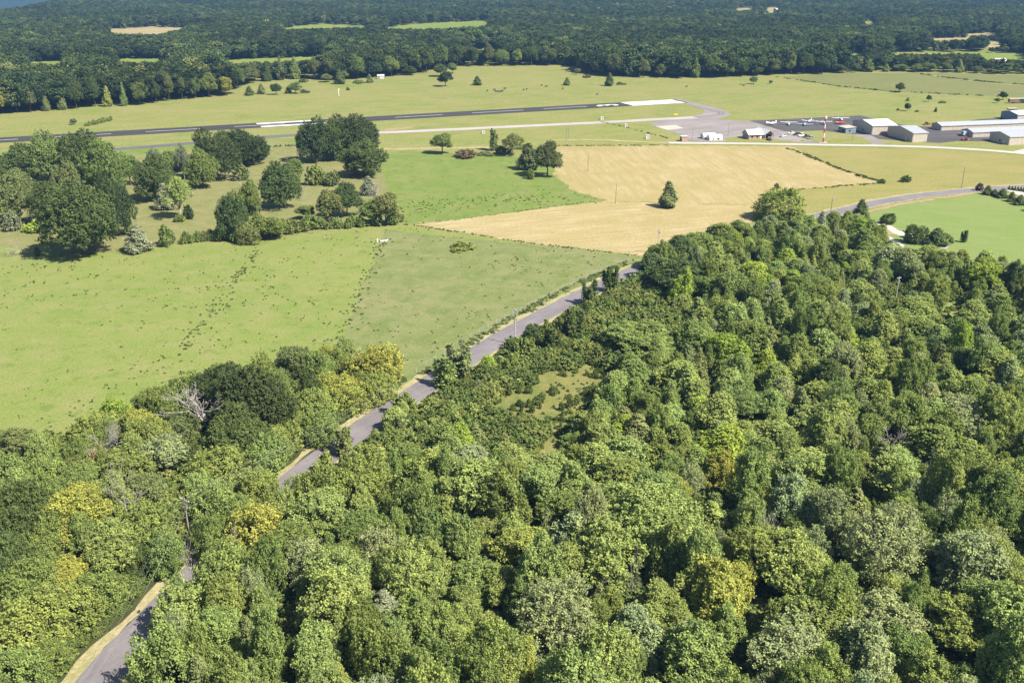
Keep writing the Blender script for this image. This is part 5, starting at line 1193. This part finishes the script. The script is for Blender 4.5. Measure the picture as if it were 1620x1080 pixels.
# ------------------------------------------------------------------ cattle
def cow_mesh():
    me = bpy.data.meshes.new('cow'); v = [(0, 0, 1.05), (-.75, 0, 1.1), (.6, 0, 1.1), (.98, 0, 1.3), (1.3, 0, 1.32), (1.62, 0, 1.12)]
    rad = [(.42, .46), (.38, .42), (.40, .46), (.22, .27), (.17, .19), (.10, .11)]
    e = [(0, 1), (0, 2), (2, 3), (3, 4), (4, 5)]
    for x, par in ((-.72, 1), (.58, 2)):
        for s in (-1, 1):
            i = len(v); k = -.06 if par == 1 else .02
            v += [(x, s * .24, .78), (x + k, s * .25, .42), (x, s * .25, .03)]; rad += [(.16, .18), (.08, .085), (.075, .075)]; e += [(par, i), (i, i + 1), (i + 1, i + 2)]
    i = len(v); v += [(-1.12, 0, 1.2), (-1.2, 0, .6)]; rad += [(.06, .06), (.04, .04)]; e += [(1, i), (i, i + 1)]
    for s in (-1, 1): i = len(v); v.append((1.28, s * .24, 1.45)); rad.append((.05, .04)); e.append((4, i))
    me.from_pydata(v, e, []); o = bpy.data.objects.new('cow_skeleton', me); COL.objects.link(o)
    o.modifiers.new('skin', 'SKIN'); sub = o.modifiers.new('sub', 'SUBSURF'); sub.levels = 1
    for k, r in enumerate(rad): me.skin_vertices[0].data[k].radius = r
    me.skin_vertices[0].data[0].use_root = True
    bpy.context.view_layer.update()
    m = bpy.data.meshes.new_from_object(o.evaluated_get(bpy.context.evaluated_depsgraph_get())); bpy.data.objects.remove(o)
    m.materials.clear(); m.materials.append(M['cowhide']); return m
CM = cow_mesh(); rc = random.Random(4)
COWS = [(771, 145), (782, 143.4), (784.5, 146), (788, 146.3), (791.5, 146.6), (794.5, 145.6), (798.5, 141.8), (828.5, 143.4), (833.5, 142.3), (857, 136.2), (864.5, 138.3), (890.5, 141.6), (945, 150.6), (1086, 138.4), (1172, 134.6), (1176, 136.5)]
COWLAB = ['lone black cow left of the huddled cattle on the far pasture', None, None, None, None, None, 'black cow just right of the huddled cattle', 'black cow at the left end of the cattle in the mid pasture', 'black cow second along in the mid pasture file', 'black cow highest up the far pasture', 'black cow just below the highest one', 'black cow grazing alone right of the others', 'black cow resting alone just above the runway', 'black cow alone before the right treeline', 'black cow far right before the treeline, upper of two', 'black cow far right before the treeline, lower of two']
for (px, py), lb in zip(COWS, COWLAB):
    p = P(px, py); o = link(bpy.data.objects.new('cow', CM)); o.location = (p.x, p.y, 0); o.rotation_euler = (0, 0, rc.random() * 6.28)
    tag(o, lb or 'black cow standing in the huddle of cattle on the far pasture', 'cow', 'black cattle on the far pasture' if lb else 'huddled black cattle')

# ------------------------------------------------------------------ poles, lines, fences
POLES = {}
def pole(key, base, h, label, arm=2.4, wood='wood', lean=(0, 0), double=False, rz=0.6, bare=False):
    p = Vector(base); r = empty('utility_pole', (p.x, p.y, 0), rz); tag(r, label, 'utility pole')
    MB().tube([(0, 0, -.3), (lean[0], lean[1], h)], [.17, .11], 8).build('pole', M[wood], r)
    if arm and not bare:
        a = MB().box((lean[0], lean[1], h - .5), (arm, .12, .14)).build('crossarm', M['paleswood'], r)
        for k in (-1, -.45, .45, 1): MB().tube([(lean[0] + k * arm * .46, lean[1], h - .43), (lean[0] + k * arm * .46, lean[1], h - .2)], [.06, .04], 6).build('insulator', M['offwhite'], a)
        MB().tube([(lean[0] + .28, lean[1], h - 2.1), (lean[0] + .28, lean[1], h - 1.2)], .22, 8).build('transformer', M['steel'], r)
    POLES[key] = (p, h); return r
pl1 = P(291, 787, 10.8); POLES['near'] = None
pole('near', (pl1.x, pl1.y, 0), 10.8, 'weathered utility pole with crossarm rising beside the near road bend', rz=-.55)
pole('mid', P(815, 546), 10.5, 'pale utility pole standing beside the middle of the road', arm=1.2, wood='paleswood', rz=-.6)
q = P(326, 812, 6.5); p = Vector((q.x, q.y, 0)); r = empty('wooden_post', p); tag(r, 'short brown wooden post beside the near utility pole', 'post'); MB().tube([(0, 0, -.3), (0, 0, 6.8)], [.15, .11], 7).build('post', M['hull'], r); MB().tube([(0, 0, 6.8), (0, 0, 6.9)], .15, 7).build('cap', M['steel'], r)
pole('hay1', P(1040, 402), 9.8, 'utility pole with small crossarm behind the wood at the hay field', arm=1.6, wood='paleswood', rz=.2)
pole('hay2', P(974, 322), 9.0, 'thin brown utility pole at the point of the bright meadow', bare=True)
pole('hay3', P(930, 271), 9.0, 'thin brown utility pole inside the upper hay field', bare=True)
pole('road1', P(1314, 339), 7.6, 'dark utility pole at the bend where the road reappears', arm=.9)
pole('road2', P(1521, 297), 10.2, 'tall dark utility pole beside the far road', arm=.9)
pole('air1', P(896, 223), 8.0, 'brown utility pole behind the back edge of the hay field', bare=True)
pole('air2', P(899, 221), 8.0, 'second brown pole just beside another behind the hay field', bare=True)
pole('wood1', P(1415, 487), 10.0, 'pale utility pole standing among the dark trees left of the yard', arm=1.6, wood='paleswood', rz=.4)
def span(a, b, za, zb, offs, label, sag=1.6):
    r = empty('power_line', (0, 0, 0)); tag(r, label, 'power line')
    d = (b - a).normalized(); n = Vector((-d.y, d.x))
    for k, (o, dz) in enumerate(offs):
        pts = []
        for i in range(15):
            t = i / 14; q = a.lerp(b, t) + n * o; pts.append((q.x, q.y, za + (zb - za) * t + dz - sag * 4 * t * (1 - t)))
        MB().tube(pts, .013, 4).build('wire', M['wire'], r)
OF = [(-1.1, 0), (.1, 0.1), (1.1, 0), (.1, -2.0)]
pn = POLES['near'][0].xy; pm = POLES['mid'][0].xy; ph = POLES['hay1'][0].xy
out0 = P(95, 1130, 10.4).xy
span(out0, pn, 10.4, 10.4, OF, 'pale power lines sagging over the near road verge')
span(pn, pm, 10.4, 10.0, OF, 'pale power lines running along the road past the vine-covered trees')
span(pm, ph, 10.0, 9.4, OF[1:4], 'thin power lines along the road to the hay field')
def fence(path, side, label, gap=4.0, h=1.3):
    w = [P(a, b).xy for a, b in path]; r = empty('fence', (0, 0, 0)); tag(r, label, 'fence'); posts = []
    for i in range(len(w) - 1):
        d = (w[i + 1] - w[i]); n = Vector((-d.y, d.x)).normalized(); k = max(1, int(d.length / gap))
        for q in range(k): posts.append(w[i] + d * (q / k) + n * side)
    posts = posts[:98]
    pm_ = MB().tube([(0, 0, -.2), (0, 0, h)], .07, 5).mesh('post', M['paleswood'])
    for p in posts:
        o = link(bpy.data.objects.new('post', pm_), r); o.location = (p.x, p.y, 0)
    for z in (.5, .85, 1.2): MB().tube([(p.x, p.y, z) for p in posts], .015, 3).build('wire', M['wire'], r)
fence([(672, 592), (757, 537), (810, 507), (914, 454), (982, 423), (1014, 411)], 2.6, 'thin wire fence between the rough pasture and the road')
fence([(655, 356.5), (750, 370), (830, 383.5), (940, 397), (1018, 406)], 0.2, 'thin wire fence between the pasture and the tan hay field', 6.0)
# small white things
p = P(607, 381.5); r = empty('water_trough', (p.x, p.y, 0), .4); tag(r, 'white water trough lying in the near pasture', 'trough'); MB().loft([[(-1.4, -.45, 0), (1.4, -.45, 0), (1.4, .45, 0), (-1.4, .45, 0)], [(-1.6, -.6, .7), (1.6, -.6, .7), (1.6, .6, .7), (-1.6, .6, .7)]]).build('basin', M['white'], r); MB().box((0, 0, .69), (2.9, .9, .06)).build('water', M['glass'], r); MB().box((-2.4, .2, .5), (.5, .6, 1.0)).build('standpipe', M['white'], r)

# ------------------------------------------------------------------ a label for every tree that singles it out
ZONES = [(45, 820, 'far left of the near pole'), (30, 930, 'at the left edge below the dark oaks'), (60, 1020, 'in the bottom left corner'), (140, 800, 'left of the near road bend'), (190, 870, 'just left of the near road'), (60, 720, 'at the lower pasture corner'),
         (230, 690, 'below the dead tree at the pasture'), (370, 650, 'by the broad dead tree'), (340, 740, 'above the near utility pole'), (450, 680, 'left of the road, mid bank'), (570, 600, 'on the left roadside bank'), (390, 820, 'right of the near utility pole'),
         (480, 770, 'at the narrow tip of the plot'), (300, 930, 'right of the near road bend'), (270, 1040, 'by the road at the bottom edge'), (400, 930, 'right of the near road'), (400, 1030, 'at the bottom edge, left part'), (520, 860, 'below the plot tip'), (520, 1000, 'at the bottom, left of centre'),
         (640, 790, 'below the lower plot side'), (650, 900, 'around the weeping pale tree'), (650, 1020, 'at the bottom edge, near centre'), (760, 760, 'below the bare pale tree'), (780, 880, 'below the grassy clearing'), (800, 1020, 'at the bottom edge, centre'), (900, 790, 'under the clearing'),
         (930, 900, 'amid the lower woods'), (950, 1030, 'at the bottom, right of centre'), (960, 690, 'right of the grassy clearing'), (1040, 790, 'around the large light tree'), (1080, 920, 'by the dark gap in the woods'), (1100, 1040, 'at the bottom edge, right part'), (1060, 620, 'below the bright plot corner tree'),
         (1010, 520, 'in the back of the plot'), (900, 540, 'in the middle of the plot'), (770, 610, 'in the lower plot'), (650, 680, 'in the narrow plot end'), (1090, 430, 'at the wood edge by the road'), (1150, 540, 'at the right plot corner'), (1180, 640, 'right of the plot'), (1200, 740, 'right of the large light tree'),
         (1230, 860, 'left of the large pale tree'), (1250, 990, 'lower left of the pale tree'), (1400, 960, 'below the large pale tree'), (1400, 1050, 'at the bottom under the pale tree'), (1550, 1040, 'in the bottom right corner'), (1560, 930, 'at the lower right edge'), (1520, 830, 'right of the large pale tree'), (1560, 740, 'at the right edge, lower woods'),
         (1400, 760, 'above the large pale tree'), (1310, 690, 'left of the pale dead tree'), (1480, 680, 'right of the pale dead tree'), (1580, 630, 'at the right edge, middle woods'), (1260, 590, 'amid the right woods'), (1380, 600, 'above the pale dead tree'), (1480, 570, 'below the small yard'), (1590, 520, 'right of the small yard'),
         (1190, 400, 'on the rim by the hay field'), (1290, 390, 'on the rim by the far road'), (1380, 420, 'on the rim by the driveway'), (1490, 430, 'on the rim below the lawn'), (1590, 440, 'on the right rim of the woods'), (1150, 470, 'behind the plot'), (1250, 490, 'behind the right woods'), (1350, 510, 'left of the pole among trees'), (1440, 510, 'left of the small yard')]
GZ = [(40, 340, 'at the left end of the grove'), (130, 300, 'in the left clump of the grove'), (150, 370, 'by the fallen dead tree'), (260, 300, 'in the middle of the grove'), (360, 260, 'in the back of the grove'), (290, 375, 'along the front edge of the grove'), (390, 350, 'at the front of the grove'), (450, 310, 'around the round grove oak'), (540, 230, 'in the tall grove clump'), (540, 330, 'at the grove corner'), (610, 330, 'at the right end of the grove')]
FZ = [(120, 195, 'beyond the runway, far left'), (430, 140, 'before the left treeline'), (560, 128, 'by the tiny far shed'), (710, 120, 'in the middle far pasture'), (930, 128, 'near the far cattle'), (1200, 130, 'before the right treeline'), (1440, 160, 'on the pasture behind the hangars'), (1590, 158, 'by the far stock trailers'), (800, 240, 'behind the bright meadow'), (740, 390, 'in the near pasture'), (1390, 288, 'between the two mown fields'), (20, 380, 'at the left pasture edge'), (1230, 297, 'beside the big round olive tree')]
EZ = [(60, 170, 'on the far treeline, left edge'), (200, 160, 'on the treeline above the left runway'), (330, 150, 'on the treeline before the left bushes'), (450, 125, 'on the treeline behind the left bushes'), (580, 120, 'on the treeline by the tiny shed'), (700, 110, 'on the treeline behind the middle trees'), (850, 103, 'on the treeline behind the cattle'), (980, 120, 'on the treeline above the runway end'), (1100, 122, 'on the treeline above the turnoff'), (1220, 118, 'on the treeline above the terminal'), (1340, 114, 'on the treeline above the hangars'), (1450, 114, 'on the treeline above the hangar rows'), (1580, 117, 'on the far treeline, right edge')]
ORD = ['leftmost', 'second from left', 'third from left', 'fourth from left', 'fifth from left', 'sixth from left', 'seventh from left', 'eighth from left', 'ninth from left', 'tenth from left', 'eleventh from left', 'twelfth from left', 'thirteenth from left', 'fourteenth from left']
NUM = {2: 'two', 3: 'three', 4: 'four', 5: 'five', 6: 'six', 7: 'seven', 8: 'eight', 9: 'nine', 10: 'ten', 11: 'eleven', 12: 'twelve', 13: 'thirteen', 14: 'fourteen'}
buckets = {}
for t in TREES:
    if t['label']: t['o']['label'] = t['label']; continue
    zs = {'woods': ZONES, 'plot': ZONES, 'grove': GZ, 'field': FZ, 'far': FZ, 'edge': EZ}.get(t['zone'])
    if t['zone'] == 'topiary': ph = 'in the row beside the lawn'
    elif t['zone'] == 'drive': ph = 'along the white driveway'
    else: ph = min(zs, key=lambda z: (z[0] - t['px']) ** 2 + (z[1] - t['py']) ** 2)[2]
    if t['group']: t['o']['group'] = t['group']
    wd = t['word']
    buckets.setdefault((t['pal'], wd, ph), []).append(t)
for (pal, wd, ph), ts in buckets.items():
    ts.sort(key=lambda t: t['px'])
    for i, t in enumerate(ts):
        n = len(ts)
        s = '%s %s %s' % (pal, wd, ph)
        if len(s.split()) > 11: s = '%s %s %s' % (pal, wd.split()[-1], ph)
        if n > 1: s += ', ' + ('rightmost' if i == n - 1 else ORD[i]) + ' of ' + NUM.get(n, 'many')
        t['o']['label'] = s
for t in TREES:
    if t['label'] and t['group']: t['o']['group'] = t['group']

# ------------------------------------------------------------------ air: one closed box of thin even haze
hz = MB().box((0, 4700, -60), (15200, 9900, 360)).build('haze', None); tag(hz, kind='stuff')
m = bpy.data.materials.new('haze'); m.use_nodes = True; t = m.node_tree; t.nodes.clear()
o_ = t.nodes.new('ShaderNodeOutputMaterial'); pv = t.nodes.new('ShaderNodeVolumePrincipled')
pv.inputs['Color'].default_value = (0.10, 0.20, 0.37, 1); pv.inputs['Density'].default_value = 0.00015; pv.inputs['Anisotropy'].default_value = 0.0
t.links.new(pv.outputs[0], o_.inputs['Volume']); hz.data.materials.append(m)
